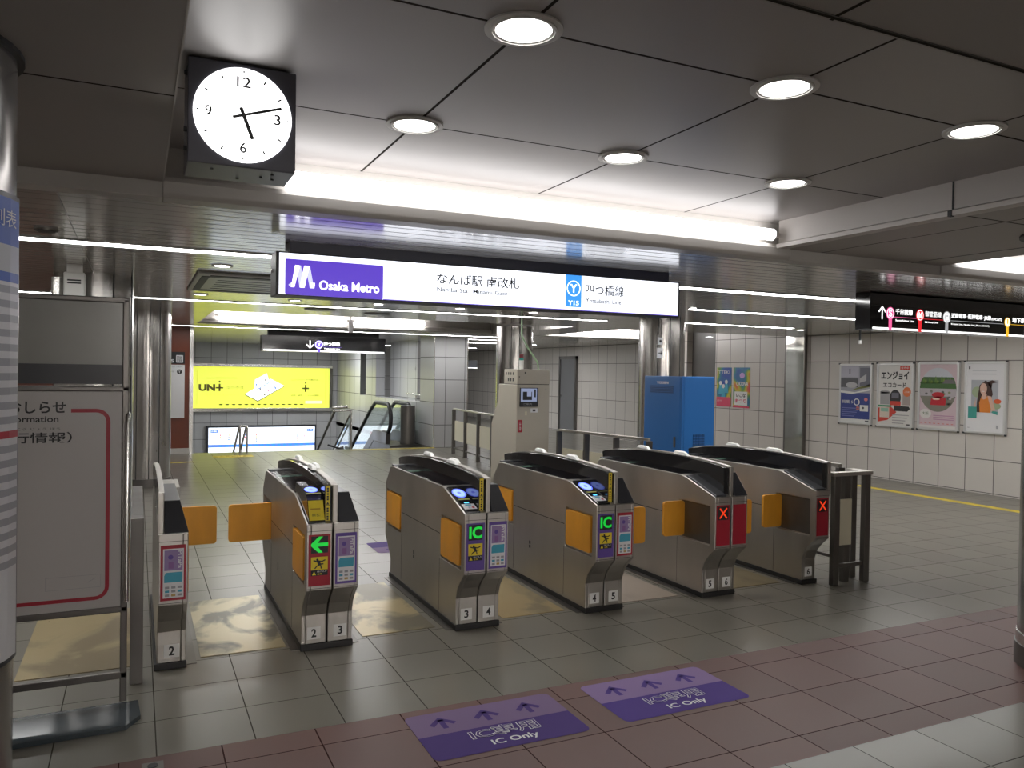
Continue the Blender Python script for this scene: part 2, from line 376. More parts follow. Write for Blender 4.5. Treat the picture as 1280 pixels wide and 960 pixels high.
# fascias (rounded trough behind each tube)
def fascia(name, x0, x1, y):
    b = MB(); pr = [(y-.03, HL), (y-.045, HL+.02), (y-.045, HL+.07), (y-.03, HL+.095), (y+.03, HL+.1), (y+.03, HU+.01), (y+.09, HU+.01), (y+.09, HL)]
    b.prism([(p[0], p[1]) for p in pr], 'x', x0, x1, M_FASCIA); return struct(b.build(name, bevel=.006))
fascia('trim_3', .095, 3.80, 3.90); fascia('trim_4', 5.25, 8.9, 3.90); fascia('trim_5', .9, 6.3, 14.31); fascia('trim_6', 7.25, 10.85, 14.31)
b = MB()     # band between the plain soffits and the louvres
for x0, x1 in ((-7, .095), (3.80, 5.25), (8.9, 10.85)): b.box(x0, 3.87, HL, x1, 3.99, HS+.2, M_FASCIA)
struct(b.build('trim_7'))
b = MB()     # pale fascia closing the right side of the near coffer
b.box(3.70, 1.35, HS+.03, 3.74, 3.86, HU, M_WPAINT); b.box(3.68, 1.35, HS-.004, 3.76, 3.86, HS+.022, M_WPAINT)
b.box(3.715, 1.35, HS+.018, 3.74, 3.86, HS+.034, M_BLK)
b.box(3.697, 2.66, HS+.03, 3.701, 2.668, HU, M_BLK); b.box(3.675, 2.655, HS-.008, 3.70, 2.675, HS+.022, M_BLK)
struct(b.build('trim_8'))
b = MB(); b.box(.095, -1, HS-.003, .100, 3.855, HU, M_FASCIA); struct(b.build('trim_9'))
b = MB(); b.box(.1, 1.335, HS-.003, 3.7, 1.352, HU, M_SOFF); struct(b.build('trim_10'))
# seams of the louvred ceiling
b = MB()
for x in (-.325, 5.05, 8.3): b.box(x-.002, 4.0, HL-.001, x+.002, 11, HL+.002, M_STEELD)
for x in (4.95,): b.box(x-.006, -2, HS-.0015, x+.006, 3.87, HS+.002, M_BLK)
struct(b.build('trim_11'))
# metal access plates and tactile lines belong to the floor
b = MB()
for x in (.83, 1.17, 1.77, 2.10, 2.70, 3.03, 3.675, 4.01, 4.645, .28): b.box(x-.025, 4.58, 0, x+.025, 5.94, .004, M_STEELD)
struct(b.build('trim_12'))

# ------------------------------------------------------------------ floor plates
def plate_mat(name, col, col2, s, seed):
    m = bpy.data.materials.new(name); m.use_nodes = True; nt = m.node_tree; bs = nt.nodes['Principled BSDF']
    tc = nt.nodes.new('ShaderNodeTexCoord'); mp = nt.nodes.new('ShaderNodeMapping'); mp.inputs['Location'].default_value = (seed, seed*1.7, 0); mp.inputs['Scale'].default_value = (1, .8, 1)
    nz = nt.nodes.new('ShaderNodeTexNoise'); nz.inputs['Scale'].default_value = s; nz.inputs['Detail'].default_value = 6; nz.inputs['Distortion'].default_value = .6
    cr = nt.nodes.new('ShaderNodeValToRGB'); cr.color_ramp.elements[0].position = .43; cr.color_ramp.elements[1].position = .53
    cr.color_ramp.elements[0].color = (*col2, 1); cr.color_ramp.elements[1].color = (*col, 1)
    nt.links.new(tc.outputs['Object'], mp.inputs[0]); nt.links.new(mp.outputs[0], nz.inputs[0]); nt.links.new(nz.outputs[0], cr.inputs[0]); nt.links.new(cr.outputs[0], bs.inputs['Base Color'])
    bs.inputs['Metallic'].default_value = .35
    mr = nt.nodes.new('ShaderNodeMapRange'); mr.inputs[3].default_value = .42; mr.inputs[4].default_value = .22; nt.links.new(nz.outputs[0], mr.inputs[0]); nt.links.new(mr.outputs[0], bs.inputs['Roughness'])
    return m
PLATES = [(.33, .79, (.50, .43, .26), (.13, .12, .09), 3.2, 'worn bronze floor plate in passage two, with the largest dark grey stain'),
          (1.24, 1.70, (.47, .38, .20), (.17, .15, .10), 3.0, 'worn bronze floor plate with dark smears in passage three, between the first two double gates'),
          (2.17, 2.63, (.42, .32, .15), (.26, .21, .12), 2.2, 'clean golden floor plate between the two gates showing lit letters'),
          (3.10, 3.57, (.44, .37, .31), (.34, .28, .23), 2.0, 'pale pinkish floor plate before the gate showing two red panels'),
          (4.08, 4.56, (.24, .19, .10), (.17, .14, .08), 2.0, 'dark brown floor plate in the passage before the rightmost gate'),
          (-.55, .0, (.40, .32, .17), (.24, .19, .11), 2.4, 'golden floor plate seen below the notice board at the left')]
for i, (x0, x1, c1, c2, s, lb) in enumerate(PLATES):
    o = MB().box(x0, 4.66, 0.0005, x1, 5.80, .004, plate_mat('plate_%d' % i, c1, c2, s*.9, i*3.1+1)).build('floor_plate')
    tag(o, lb, 'floor plate', 'floor plates in the gate passages')
def tactile(x0, y0, x1, y1, lb):
    b = MB(); b.box(x0, y0, 0, x1, y1, .003, M_YELF)
    if x1-x0 > y1-y0:
        k = int((x1-x0)/.1)
        for i in range(min(k, 60)): b.cyl((x0+.05+.1*i, (y0+y1)/2, .003), (x0+.05+.1*i, (y0+y1)/2, .008), .03, M_YELF, 8)
    else:
        for q in (.25, .75): b.box(x0+(x1-x0)*q-.012, y0, .003, x0+(x1-x0)*q+.012, y1, .007, M_YELF)
    tag(b.build('tactile_strip'), lb, 'tactile paving')
tactile(9.72, 3.0, 9.86, 14, 'long yellow tactile line along the poster wall')
tactile(1.25, 15.05, 1.95, 15.4, 'yellow tactile block on the floor before the stairs')
tactile(3.9, 15.72, 5.7, 15.86, 'thin yellow tactile line at the escalator landing')
tactile(-2.0, 14.45, .9, 14.55, 'thin yellow tactile line in front of the brown wall')

# ------------------------------------------------------------------ floor stickers
def arrow_up(d, cx, cy, s, m, l):
    d.line((cx, cy-s*.9), (cx, cy+s*.6), s*.42, m, l)
    d.poly([(cx-s*1.05, cy-s*.10), (cx-s*.75, cy-s*.42), (cx+.0, cy+s*.42), (cx, cy+s*1.0)], m, l)
    d.poly([(cx+s*1.05, cy-s*.10), (cx, cy+s*1.0), (cx, cy+s*.42), (cx+s*.75, cy-s*.42)], m, l)
def mat_sticker(x0, y0, lb, m1, m2, w=.745, h=.445, flip=False):
    rt = thing('floor_sticker', lb, 'floor sticker', (x0+w/2, y0+h/2, 0), 'purple floor stickers at the gates')
    d = Dec((x0, y0, .0005), (1, 0, 0), (0, 1, 0))
    if flip: d = Dec((x0+w, y0+h, .0005), (-1, 0, 0), (0, -1, 0))
    d.poly(rrect(0, 0, w, h, .035), m2, 0)
    d.poly([(0, h*.5)]+[(w, h*.5)]+rrect(0, h*.4, w, h, .035)[5:15], m1, 1)
    for i in range(3): arrow_up(d, w*(.2+.29*i), h*.735, .062, m2, 2)
    d.text('IC専用', w*.29, h*.25, w*.74, h*.47, M_WPR, 2, off=.036, res=2)
    d.text('IC専用', w*.295, h*.2585, w*.735, h*.4615, m2, 3, off=.0, res=2)
    d.text('IC Only', w*.38, h*.07, w*.68, h*.2, M_WPR, 2, off=.02)
    d.build('sticker', rt)
MP1 = mat('sticker_purple', (.06, .026, .18), .6, spec=.2); MP2 = mat('sticker_lilac', (.19, .125, .245), .6, spec=.2)
mat_sticker(1.12, 3.035, 'purple floor sticker reading IC Only, nearer and left of the pair', MP2, MP1)
mat_sticker(2.05, 3.035, 'purple floor sticker reading IC Only, farther and right of the pair', mat('sticker_lilac_bright', (.24, .16, .33), .6, spec=.2), mat('sticker_purple_bright', (.072, .034, .235), .6, spec=.2))
mat_sticker(1.93, 6.75, 'purple sticker on the floor behind the gates, mostly hidden', MP2, MP1, flip=True)
b = MB(); b.box(.03, 3.42, 0, .11, 3.49, .003, M_STEELD); b.cyl((.07, 3.455, .003), (.07, 3.455, .006), .02, M_BLK, 12)
tag(b.build('floor_socket'), 'small square dark cover set in the floor beside the red band', 'floor cover')

# ------------------------------------------------------------------ ticket gates
FP = [(.13, .035), (.13, .20), (.105, .265), (.06, .32), (.0, .375)]
BP = [(1.68, .31), (1.615, .24), (1.56, .18), (1.53, .15), (1.53, .035)]
def offs(pts, r): return [(-p[0], p[1]) for p in pts]
HINGE = {}
def gate(cx, lb, halves='LR', left=None, right=None, nums=('', ''), fold=('r', 'r'), closedL=None, closedR=None):
    Y = 4.42; rt = thing('ticket_gate', lb, 'ticket gate', (cx, Y, 0), 'ticket gates in the row')
    def B(m): m.local = True; return m
    W = .146
    # black plinth
    b = B(MB())
    x0 = -.15 if 'L' in halves else -.01; x1 = .15 if 'R' in halves else .01
    b.box(x0, .12, 0, x1, 1.55, .036, M_RUBBER); b.build('plinth', rt, bevel=.004)
    rear = rrect(1.27, .395, 1.64, .675, .01); front = rrect(.055, .395, .415, .675, .01)
    for side in ('L', 'R'):
        if side not in halves: continue
        s = -1 if side == 'L' else 1
        if side == 'L': prof = FP+[(0, .745), (.345, .852), (.40, .862), (1.50, .866), (1.56, .855), (1.68, .72)]+BP
        else: prof = FP+[(0, .745), (.92, .745), (.96, .852), (1.32, .855), (1.68, .745)]+BP
        b = B(MB()); b.prism(prof, 'x', s*.004, s*(W-.025), M_STEEL)
        b.prism(prof, 'x', s*(W-.025), s*W, M_STEEL, holes=(front, rear))
        b.build('side_body', rt, bevel=.004)
        # panel seams, screws and a small mark
        b = B(MB())
        for y in (.43, 1.25): b.box(s*W, y-.0015, .05, s*(W+.0008), y+.0015, .39, M_BLK)
        b.box(s*W, .43, .548, s*(W+.0008), 1.255, .553, M_BLK)
        b.box(s*W, .95, .30, s*(W+.0008), .975, .325, M_DKGREY); b.box(s*W, .95, .27, s*(W+.0008), .975, .293, M_DKGREY)
        b.build('seam', rt)
        # front face details
        xa, xb = (-.139, -.010) if side == 'L' else (.010, .139)
        d = Dec((0, 0, 0), (1, 0, 0), (0, 0, 1)); d.mb.local = True
        d.rect(xa-.004, .742, xb+.004, .7455, M_STEELB, 0); d.rect(xa-.004, .704, xb+.004, .7065, M_BLK, 0); d.rect(xa-.004, .384, xb+.004, .3865, M_BLK, 0)
        d.build('front_edge', rt)
        kind = left if side == 'L' else right
        d = Dec((0, 0, 0), (1, 0, 0), (0, 0, 1)); d.mb.local = True
        base = {'p': M_PURP, 'r': M_RED2}[kind[0]]
        d.rect(xa+.004, .40, xb-.004, .687, base, 0)
        nm = 'status_panel'
        if kind[1] in 'a<x':
            d.rect(xa+.018, .583, xb-.018, .677, M_BLK, 1)
            cx_ = (xa+xb)/2; cz = .63
            if kind[1] == 'a': d.text('IC', cx_-.043, cz-.037, cx_+.043, cz+.037, M_GRN, 2, off=.035)
            if kind[1] == '<':
                d.poly([(cx_-.047, cz-.006), (cx_-.047, cz+.006), (cx_-.005, cz+.045), (cx_+.018, cz+.045), (cx_-.012, cz+.01), (cx_+.047, cz+.01), (cx_+.047, cz-.01), (cx_-.012, cz-.01), (cx_+.018, cz-.045), (cx_-.005, cz-.045)], M_GRN, 2)
            if kind[1] == 'x':
                d.line((cx_-.032, cz-.036), (cx_+.032, cz+.036), .012, M_LX, 2); d.line((cx_-.032, cz+.036), (cx_+.032, cz-.036), .012, M_LX, 3)
        if kind[1] in 'a<':
            d.rect(xa+.018, .49, xb-.018, .562, M_YEL, 1); d.rect(xa+.018, .458, xb-.018, .489, M_BLK, 1)
            cx_ = (xa+xb)/2; cz = .526      # leaping figure
            d.poly(ell(cx_-.012, cz+.021, .0065), M_TXT, 2)
            d.poly([(cx_-.018, cz+.014), (cx_-.002, cz+.018), (cx_+.010, cz-.006), (cx_-.004, cz-.012)], M_TXT, 2)
            for a, c in (((-.016, .012), (-.034, .018)), ((-.002, .013), (.014, .010)), ((.014, .010), (.032, .018)), ((.004, -.008), (-.014, -.014)), ((-.014, -.014), (-.026, -.028)), ((.006, -.008), (.010, -.030)), ((.004, -.004), (.022, -.004))):
                d.line((cx_+a[0], cz+a[1]), (cx_+c[0], cz+c[1]), .0065, M_TXT, 3)
            d.poly([(xa+.024, .462), (xa+.046, .462), (xa+.035, .483)], M_YEL, 2); d.text('駆け込み', xa+.052, .476, xb-.024, .485, M_WPR, 2, res=1); d.text('注意', xa+.052, .462, xb-.05, .472, M_YEL, 2, res=1)
        if kind[1] == 'c':
            nm = 'poster_panel'; xa += .016; xb -= .014
            d.rect(xa, .414, xb, .668, M_WPR, 1)
            d.rect(xa+.006, .556, xb-.006, .661, M_PURL, 2); d.poly(ell(xa+.036, .625, .012), M_PURP, 3); d.rect(xa+.026, .565, xa+.05, .60, mat('mauve_print', (.26, .12, .33), .4), 3)
            d.text('PiTaPa', xb-.028, .566, xb-.008, .656, M_WPR, 3, rot=1, off=.02)
            d.poly([(xa+.006, .494), (xb-.008, .494), (xb-.006, .546), (xa+.014, .546), (xa+.006, .53)], M_TEAL, 2)
            for i in range(3):
                for j in range(3): d.rect(xa+.01+.03*i, .422+.02*j, xa+.03+.03*i, .434+.02*j, (M_GREYP, M_TEAL, mat('ochre_print', (.5, .34, .12), .4), M_RED2)[(i*2+j) % 4] if (i+j) % 2 else M_GREYP, 2)
        d.build(nm, rt)
        # number label on the recessed foot
        if nums[0 if side == 'L' else 1]:
            d = Dec((0, .13, 0), (1, 0, 0), (0, 0, 1)); d.mb.local = True
            c = -.074 if side == 'L' else .076
            d.rect(c-.038, .06, c+.038, .132, M_WHITE, 0); d.text(nums[0 if side == 'L' else 1], c-.014, .072, c+.014, .121, M_TXT, 1, off=.03)
            d.build('number_label', rt)
        # flaps
        xs = s*(W-.012); fl = fold[0 if side == 'L' else 1]
        spots = {'front': (.07, .40), 'rear': (1.285, 1.625)}
        for key, (ya, yb) in spots.items():
            cl = closedL if side == 'L' else closedR
            if cl and cl[0] == key:
                yy = cl[1]; xw = cl[2]; b = B(MB())
                a0, a1 = sorted((s*(W-.02), s*(W+xw))); b.prism(rrect(a0, .41, a1, .668, .022), 'y', yy-.011, yy+.011, M_ORANGE); b.build('flap', rt, bevel=.004)
                b = B(MB()); b.box(s*(W-.024), ya, .40, s*(W-.02), yb, .67, M_STEELD); b.build('flap_recess', rt)
            else:
                b = B(MB()); a0, a1 = sorted((s*(W-.02), s*(W+.006))); b.prism(rrect(ya, .415, yb, .66, .02), 'x', a0, a1, M_ORANGE); b.build('flap', rt, bevel=.004)
    # central partition fin
    arch = [(.04, .955), (.07, .962), (.18, .972), (.36, .982), (.53, .989), (.75, .992), (.96, .990), (1.2, .979), (1.45, .957), (1.63, .932), (1.675, .92)]
    b = B(MB()); b.prism([(.035, .70)]+[(p[0], p[1]-.008) for p in arch]+[(1.68, .905), (1.67, .86), (1.5, .83), (.4, .83), (.2, .74)], 'x', -.042 if 'L' in halves else .004, .028, M_BLACK)
    b.build('partition', rt, bevel=.004)
    b = B(MB())
    lo = [(p[0], p[1]-.010) for p in arch]; b.prism(arch+lo[::-1], 'x', -.006 if 'L' in halves else .004, .030, M_STEEL); b.build('partition_cap', rt, bevel=.003)
    b = B(MB()); b.box(.0, .022, .705, .03, .04, .957, M_STEEL); b.build('edge_strip', rt, bevel=.004)
    if 'L' in halves:
        if left[1] in 'a<':
            d = Dec((0, .034, 0), (1, 0, 0), (0, 0, 1)); d.mb.local = True
            d.rect(-.041, .745, -.010, .955, M_YEL, 0)
            d.frame(-.041, .745, -.010, .955, .003, M_TXT, 1)
            d.poly([(-.034, .845), (-.017, .845), (-.0255, .862)], M_TXT, 1); d.rect(-.036, .838, -.015, .842, M_TXT, 1)
            for i in range(5): d.rect(-.031, .87+.015*i, -.020, .880+.015*i, M_TXT, 1); d.rect(-.031, .758+.015*i, -.020, .768+.015*i, M_TXT, 1)
            d.build('caution_strip', rt)
        # top deck
        b = B(MB()); b.box(-.137, .42, .858, -.042, 1.50, .868, M_BLACK); b.box(-.128, 1.14, .868, -.046, 1.2, .8695, mat('green_glass_strip', (.16, .28, .22), .15)); b.build('card_slot_deck', rt, bevel=.002)
        b = B(MB()); b.box(-.13, 1.5, .862, -.042, 1.575, .874, M_DKGREY); b.build('rear_display', rt, bevel=.003)
        # sloped reader
        L = math.hypot(.345, .107); L = math.hypot(.334, .107); vy, vz = .334/L, .107/L
        b = B(MB()); yel = left[1] == '<'
        h = .012
        if yel: b.prism([(.004, .757), (.06, .872), (.10, .898), (.27, .925), (.40, .93), (.46, .87), (.3, .84), (.006, .75)], 'x', -.134, -.044, M_BLACK)
        b.hull([(-.139, .004, .746), (-.042, .004, .746), (-.139, .345, .853), (-.042, .345, .853), (-.134, .006, .746+h), (-.042, .006, .746+h), (-.134, .34, .853+h), (-.042, .34, .853+h)], M_BLACK if left[1] != 'x' else M_DKGREY)
        rd = b.build('reader', rt, bevel=.002)
        if left[1] != 'x':
            oz = .0128
            d = Dec((0, .006-vz*0, .746+oz), (1, 0, 0), (0, vy, vz)); d.mb.local = True
            if yel:
                q = math.hypot(.056, .115); d = Dec((0, .004, .757), (1, 0, 0), (0, .056/q, .115/q)); d.mb.local = True
                d.rect(-.131, .008, -.047, q-.004, M_YEL, 0); d.rect(-.12, .07, -.066, .078, mat('amber_print', (.5, .3, .02), .4), 1)
                d.text('専用 出口', -.115, .03, -.07, .048, M_TXT, 1, res=1)
                q = math.hypot(.17, .027); d2 = Dec((0, .10, .898), (1, 0, 0), (0, .17/q, .027/q)); d2.mb.local = True
                d2.rect(-.129, .004, -.049, .02, mat('olive_print', (.42, .42, .10), .4), 0)
                d2.poly(ell(-.09, .085, .038, .052), M_ICB, 0); d2.poly(ell(-.09, .085, .034, .047), M_ICL, 1); d2.poly(ell(-.09, .085, .012, .016), M_WPR, 2); d2.build('reader_lamp', rd)
            else:
                d.poly(ell(-.09, .25, .044, .062), M_ICB, 0); d.poly(ell(-.09, .25, .036, .052), M_ICL, 1); d.poly(ell(-.09, .25, .012, .016), M_ICB, 2)
                d.rect(-.128, .155, -.052, .172, mat('olive_print', (.42, .42, .10), .4), 0)
                d.rect(-.132, .03, -.05, .098, M_WPR, 0); d.rect(-.105, .108, -.075, .124, M_CYAN, 0)
                d.rect(-.112, .075, -.072, .09, M_TEAL, 1); d.text('IC', -.1, .04, -.083, .062, M_BLUEP, 1); d.rect(-.078, .04, -.062, .06, M_RED2, 1)
            d.build('reader_print', rd)
    if 'R' in halves:
        b = B(MB())
        b.hull([(.032, -.002, .7475), (.148, -.002, .7475), (.032, .085, .905), (.108, .085, .905), (.032, .9, .885), (.115, .9, .885), (.032, .94, .745), (.148, .94, .745)], M_DKGREY)
        b.build('display_hood', rt, bevel=.004)
    for y0, y1, xx in () if halves == 'R' else ((.48, .66, -.01), (.55, .72, .028), (1.02, 1.2, .01)):
        b = B(MB()); z = .985; b.hull([(xx-.016, y0, z), (xx+.016, y0, z), (xx-.016, y1, z), (xx+.016, y1, z), (xx-.012, y0+.04, z+.026), (xx+.012, y0+.04, z+.026), (xx-.012, y1-.03, z+.026), (xx+.012, y1-.03, z+.026)], M_WHITE); b.build('sensor_head', rt, bevel=.005)
    return rt
gate(.102, 'narrow single ticket gate at the left end, number 2, beside the notice board', 'R', None, ('r', 'c'), ('', '2'), closedR=('rear', 1.30, .25))
gate(1.0, 'double ticket gate numbered 2 and 3 with a lit green arrow', 'LR', ('r', '<'), ('p', 'c'), ('2', '3'), closedL=('rear', 1.30, .28))
gate(1.94, 'double ticket gate numbered 3 and 4 with green IC letters', 'LR', ('p', 'a'), ('p', 'c'), ('3', '4'))
gate(2.868, 'double ticket gate numbered 4 and 5 with green IC letters and a red-edged poster', 'LR', ('p', 'a'), ('r', 'c'), ('4', '5'), closedR=('front', .25, .26))
gate(3.845, 'double ticket gate numbered 5 and 6 with a lit red cross and two red panels', 'LR', ('r', 'x'), ('r', '0'), ('5', '6'), closedL=('front', .38, .17), closedR=('front', .25, .26))
gate(4.805, 'narrow ticket gate at the right end, number 6, with a single red cross panel', 'L', ('r', 'x'), None, ('6', ''), closedL=('front', .38, .17))

# ------------------------------------------------------------------ columns
def column(cx, cy, lb, r=.3, top=HL, seams=(), zb=.0):
    rt = thing('round_column', lb, 'column', (cx, cy, 0), 'round steel columns')
    MB().cyl((cx, cy, .12), (cx, cy, top), r, M_COLUMN, 64).build('shaft', rt)
    MB().cyl((cx, cy, 0), (cx, cy, .12), r+.012, M_STEELD, 64).build('base_ring', rt, bevel=.003)
    for a in seams:
        b = MB(); a = math.radians(a); x, y = cx+r*math.cos(a), cy+r*math.sin(a); b.cyl((x, y, .12), (x, y, top), .006, M_BLK, 6); b.build('seam', rt)
    return rt
CA = column(-.6, 2.51, 'near steel column at the left edge wrapped in a timetable poster', top=HS, seams=(-40,))
CB = column(4.76, 2.60, 'near steel column at the right edge of the view standing on the red band', top=HS, seams=(-150,))
MB().cyl((4.76, 2.60, .12), (4.76, 2.60, .18), .306, M_STEELB, 64).build('collar', CB)
column(-.33, 7.5, 'steel column rising behind the upper edge of the notice board', seams=(-60, -20))
column(.12, 11.8, 'steel column left of the brown wall panel', seams=(-115, -85, -60))
column(5.6, 11.75, 'farthest steel column, behind the beige machine', seams=(-125, -100))
column(6.25, 8.6, 'thick steel column behind the blue cabinet', seams=(-135, -105, -75))
# ring lips where the columns meet the ceiling
b = MB(); b.ring((-.6, 2.51), .3, .318, HS-.012, HS, M_BLK); b.build('ceiling_ring', CA)
b = MB(); b.ring((4.76, 2.60), .3, .335, HS-.012, HS, M_BLK); b.build('ceiling_ring', CB)

# ------------------------------------------------------------------ timetable wrapped on the left column
rt = thing('timetable_poster', 'curved timetable poster with a blue header on the left column', 'poster', (-.6, 2.51, .82))
R0 = .312
def wrap(x, y, off):
    a = math.radians(-9)+(x/R0)                 # x is 0 at the right edge, negative to the left
    return Vector((-.6+(R0+.004+off)*math.cos(a), 2.51+(R0+.004+off)*math.sin(a), y))
def arc_panel(rr, r1, a0, a1, z0, z1, m, n=40):
    b = MB(); vs = []
    for i in range(n+1):
        a = math.radians(a0+(a1-a0)*i/n)
        for q, z in ((rr, z0), (r1, z0), (r1, z1), (rr, z1)): vs.append((-.6+q*math.cos(a), 2.51+q*math.sin(a), z))
    fs = [(4*i+q, 4*i+(q+1) % 4, 4*i+4+(q+1) % 4, 4*i+4+q) for i in range(n) for q in range(4)]+[(0, 1, 2, 3), (4*n+3, 4*n+2, 4*n+1, 4*n)]
    return b.add(vs, fs, m)
arc_panel(.301, R0, -130, -4, .82, 2.045, M_DKGREY).build('backing', rt)
d = Dec((0, 0, 0), (1, 0, 0), (0, 0, 1), fn=wrap)
WW = -.62
M_TP = mat('timetable_paper', (.58, .58, .60), .35); M_TS = mat('timetable_stripe', (.30, .30, .33), .35); M_TL = mat('timetable_grey', (.40, .41, .43), .35)
d.rect(WW, .835, 0, 2.03, M_TP, 0)
d.rect(WW, 1.91, 0, 2.03, M_BLUEP, 1); d.text('四つ橋線 時刻表', -.42, 1.955, -.022, 2.0, M_WPR, 2)
d.rect(WW, 1.84, 0, 1.91, M_TL, 1); d.rect(WW, 1.815, 0, 1.84, M_BLUEP, 1)
z = 1.805; i = 0
while z > 1.06:
    d.rect(WW, z-.019, 0, z, M_RED2 if abs(z-1.43) < .012 else M_TS, 1)
    z -= .0375; i += 1
d.build('print', rt)

# ------------------------------------------------------------------ notice board on a frame
NY = 4.15
rt = thing('notice_board', 'freestanding steel-framed notice board with a red rounded border at the left', 'notice board', (-.5, NY, 0))
X0, X1 = -.99, -.033
b = MB()
for x in (X0, X1-.03): b.box(x, NY-.015, .02, x+.03, NY+.015, 1.92, M_STEELD)
b.box(X0, NY-.015, 1.90, X1, NY+.015, 1.925, M_STEELD); b.box(X0, NY-.015, 1.485, X1, NY+.015, 1.51, M_STEELD)
b.box(X0, NY-.015, .445, X1, NY+.015, .475, M_STEELD); b.box(X0, NY-.015, .13, X1, NY+.015, .165, M_STEELD)
b.build('frame', rt, bevel=.005)
b = MB(); b.box(X0+.03, NY-.012, 1.52, X1-.03, NY-.002, 1.61, M_DKGREY); b.build('header_band', rt)
b = MB(); b.box(X0+.03, NY-.006, 1.61, X1-.03, NY+.006, 1.90, mat('frosted_board', (.33, .33, .31), .22, noise=((4, 4, 4), .05, .04))); b.build('upper_panel', rt)
b = MB(); b.box(X0+.03, NY-.012, .475, X1-.03, NY+.002, 1.485, mat('board_white', (.50, .48, .47), .35)); b.build('board_panel', rt)
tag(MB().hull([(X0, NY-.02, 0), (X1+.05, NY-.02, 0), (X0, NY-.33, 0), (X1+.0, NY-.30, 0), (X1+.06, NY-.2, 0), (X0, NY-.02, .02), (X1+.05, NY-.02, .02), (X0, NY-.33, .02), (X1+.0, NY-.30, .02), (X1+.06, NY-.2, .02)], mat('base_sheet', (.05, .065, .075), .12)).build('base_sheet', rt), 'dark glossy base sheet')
b = MB(); b.tube([(X1-.005, NY-.03, .5), (X1-.005, NY-.03, 1.34), (X1-.005, NY-.02, 1.37), (X1-.005, NY, 1.38)], .012, M_STEELB); b.box(X1-.012, NY-.03, .72, X1+.004, NY-.01, .76, M_BLK); b.box(X1-.012, NY-.03, 1.2, X1+.004, NY-.01, 1.24, M_BLK); b.build('side_pipe', rt)
d = face_front(0, NY-.0125, 0)
ax, bx, az, bz = X0+.055, X1-.078, .515, 1.405
d.frame(ax, az, bx, bz, .017, M_RED2, 0, r=.06, n=6)
d.rect(-.80, 1.38, -.272, 1.41, MATS['board_white'], 1)
d.text('おしらせ', -.52, 1.385, -.292, 1.440, M_TXT, 2, off=.02)
d.text('Information', -.535, 1.345, -.322, 1.374, M_TXT, 2, off=.015)
d.text('うん こう じょう ほう', -.54, 1.308, -.315, 1.320, M_TXT, 2, res=1)
d.text('（運行情報）', -.60, 1.250, -.268, 1.300, M_TXT, 2, off=.015)
d.frame(-.37, .575, -.145, .635, .0015, M_GREYP, 1); d.line((-.2, .60), (-.165, .62), .002, M_GREYP, 1)
d.build('board_print', rt)

# ------------------------------------------------------------------ barriers
def fence_y(x0, y0, x1, y1, lb, nseg, zt=.87, panel=True, ends=True, zp=(.28, .66)):
    rt = thing('barrier_rail', lb, 'railing', (x0, y0, 0)); P = lambda t: (x0+(x1-x0)*t, y0+(y1-y0)*t)
    dx, dy = x1-x0, y1-y0; L = math.hypot(dx, dy); nx, ny = -dy/L, dx/L
    b = MB(); t = .02
    for q, h in ((0, .02), ):
        b.hull([(P(a)[0]+nx*t*s, P(a)[1]+ny*t*s, z) for a in (0, 1) for s in (-1, 1) for z in (zt, zt+.03)], M_STEEL)
    b.build('rail', rt, bevel=.003); b = MB()
    b.hull([(P(a)[0]+nx*.012*s, P(a)[1]+ny*.012*s, z) for a in (0, 1) for s in (-1, 1) for z in (.11, .135)], M_STEELD)
    b.build('bottom_rail', rt)
    for i in range(nseg+1):
        x, y = P(i/nseg); b = MB(); b.box(x-.035, y-.018, 0, x+.035, y+.018, zt, M_STEELD); b.box(x-.05, y-.05, 0, x+.05, y+.05, .008, M_STEELD); b.build('post', rt, bevel=.002)
    if panel:
        for i in range(nseg):
            a, c = P((i+.12)/nseg), P((i+.88)/nseg)
            b = MB(); b.hull([(p[0]+nx*.006*s, p[1]+ny*.006*s, z) for p in (a, c) for s in (-1, 1) for z in zp], M_CREAMP); b.build('panel', rt)
    return rt
fence_y(5.24, 4.72, 5.24, 5.75, 'short railing with a cream panel running back beside the rightmost gate', 1)
fence_y(5.16, 7.3, 4.90, 8.9, 'railing with cream panels between the beige machine and the thick column', 3)
fence_y(5.42, 11.55, 5.62, 14.5, 'far railing with cream panels left of the beige machine', 4)
rt = thing('barrier_end_frame', 'steel end frame with a narrow cream plate right of the last gate', 'railing', (5.06, 4.45, 0))
b = MB(); b.box(4.845, 4.42, .845, 5.195, 4.48, .875, M_STEEL); b.build('rail', rt, bevel=.003)
b = MB(); b.box(4.9, 4.44, .13, 5.24, 4.47, .16, M_STEELD); b.build('rail', rt, bevel=.003)
b = MB(); b.box(5.195, 4.42, .845, 5.27, 4.62, .875, M_STEEL); b.build('rail', rt, bevel=.003)
for x, y in ((4.885, 4.44), (5.06, 4.50), (5.225, 4.45), (5.225, 4.58)):
    b = MB(); b.box(x-.03, y-.022, 0, x+.03, y+.022, .845, M_STEELD); b.build('post', rt, bevel=.003)
b = MB(); b.box(4.925, 4.455, .30, 5.08, 4.465, .66, M_CREAMP); b.build('panel', rt)
rt = thing('barrier_post', 'short dark steel post standing between the notice board and gate number 2', 'post', (.008, 4.42, 0))
b = MB(); b.box(-.022, 4.39, 0, .038, 4.45, .84, M_STEELD); b.build('post', rt, bevel=.003)
b = MB(); b.box(-.022, 4.45, .81, .038, 5.6, .84, M_STEELD); b.box(-.02, 5.55, 0, .035, 5.6, .81, M_STEELD); b.build('rail', rt, bevel=.003)

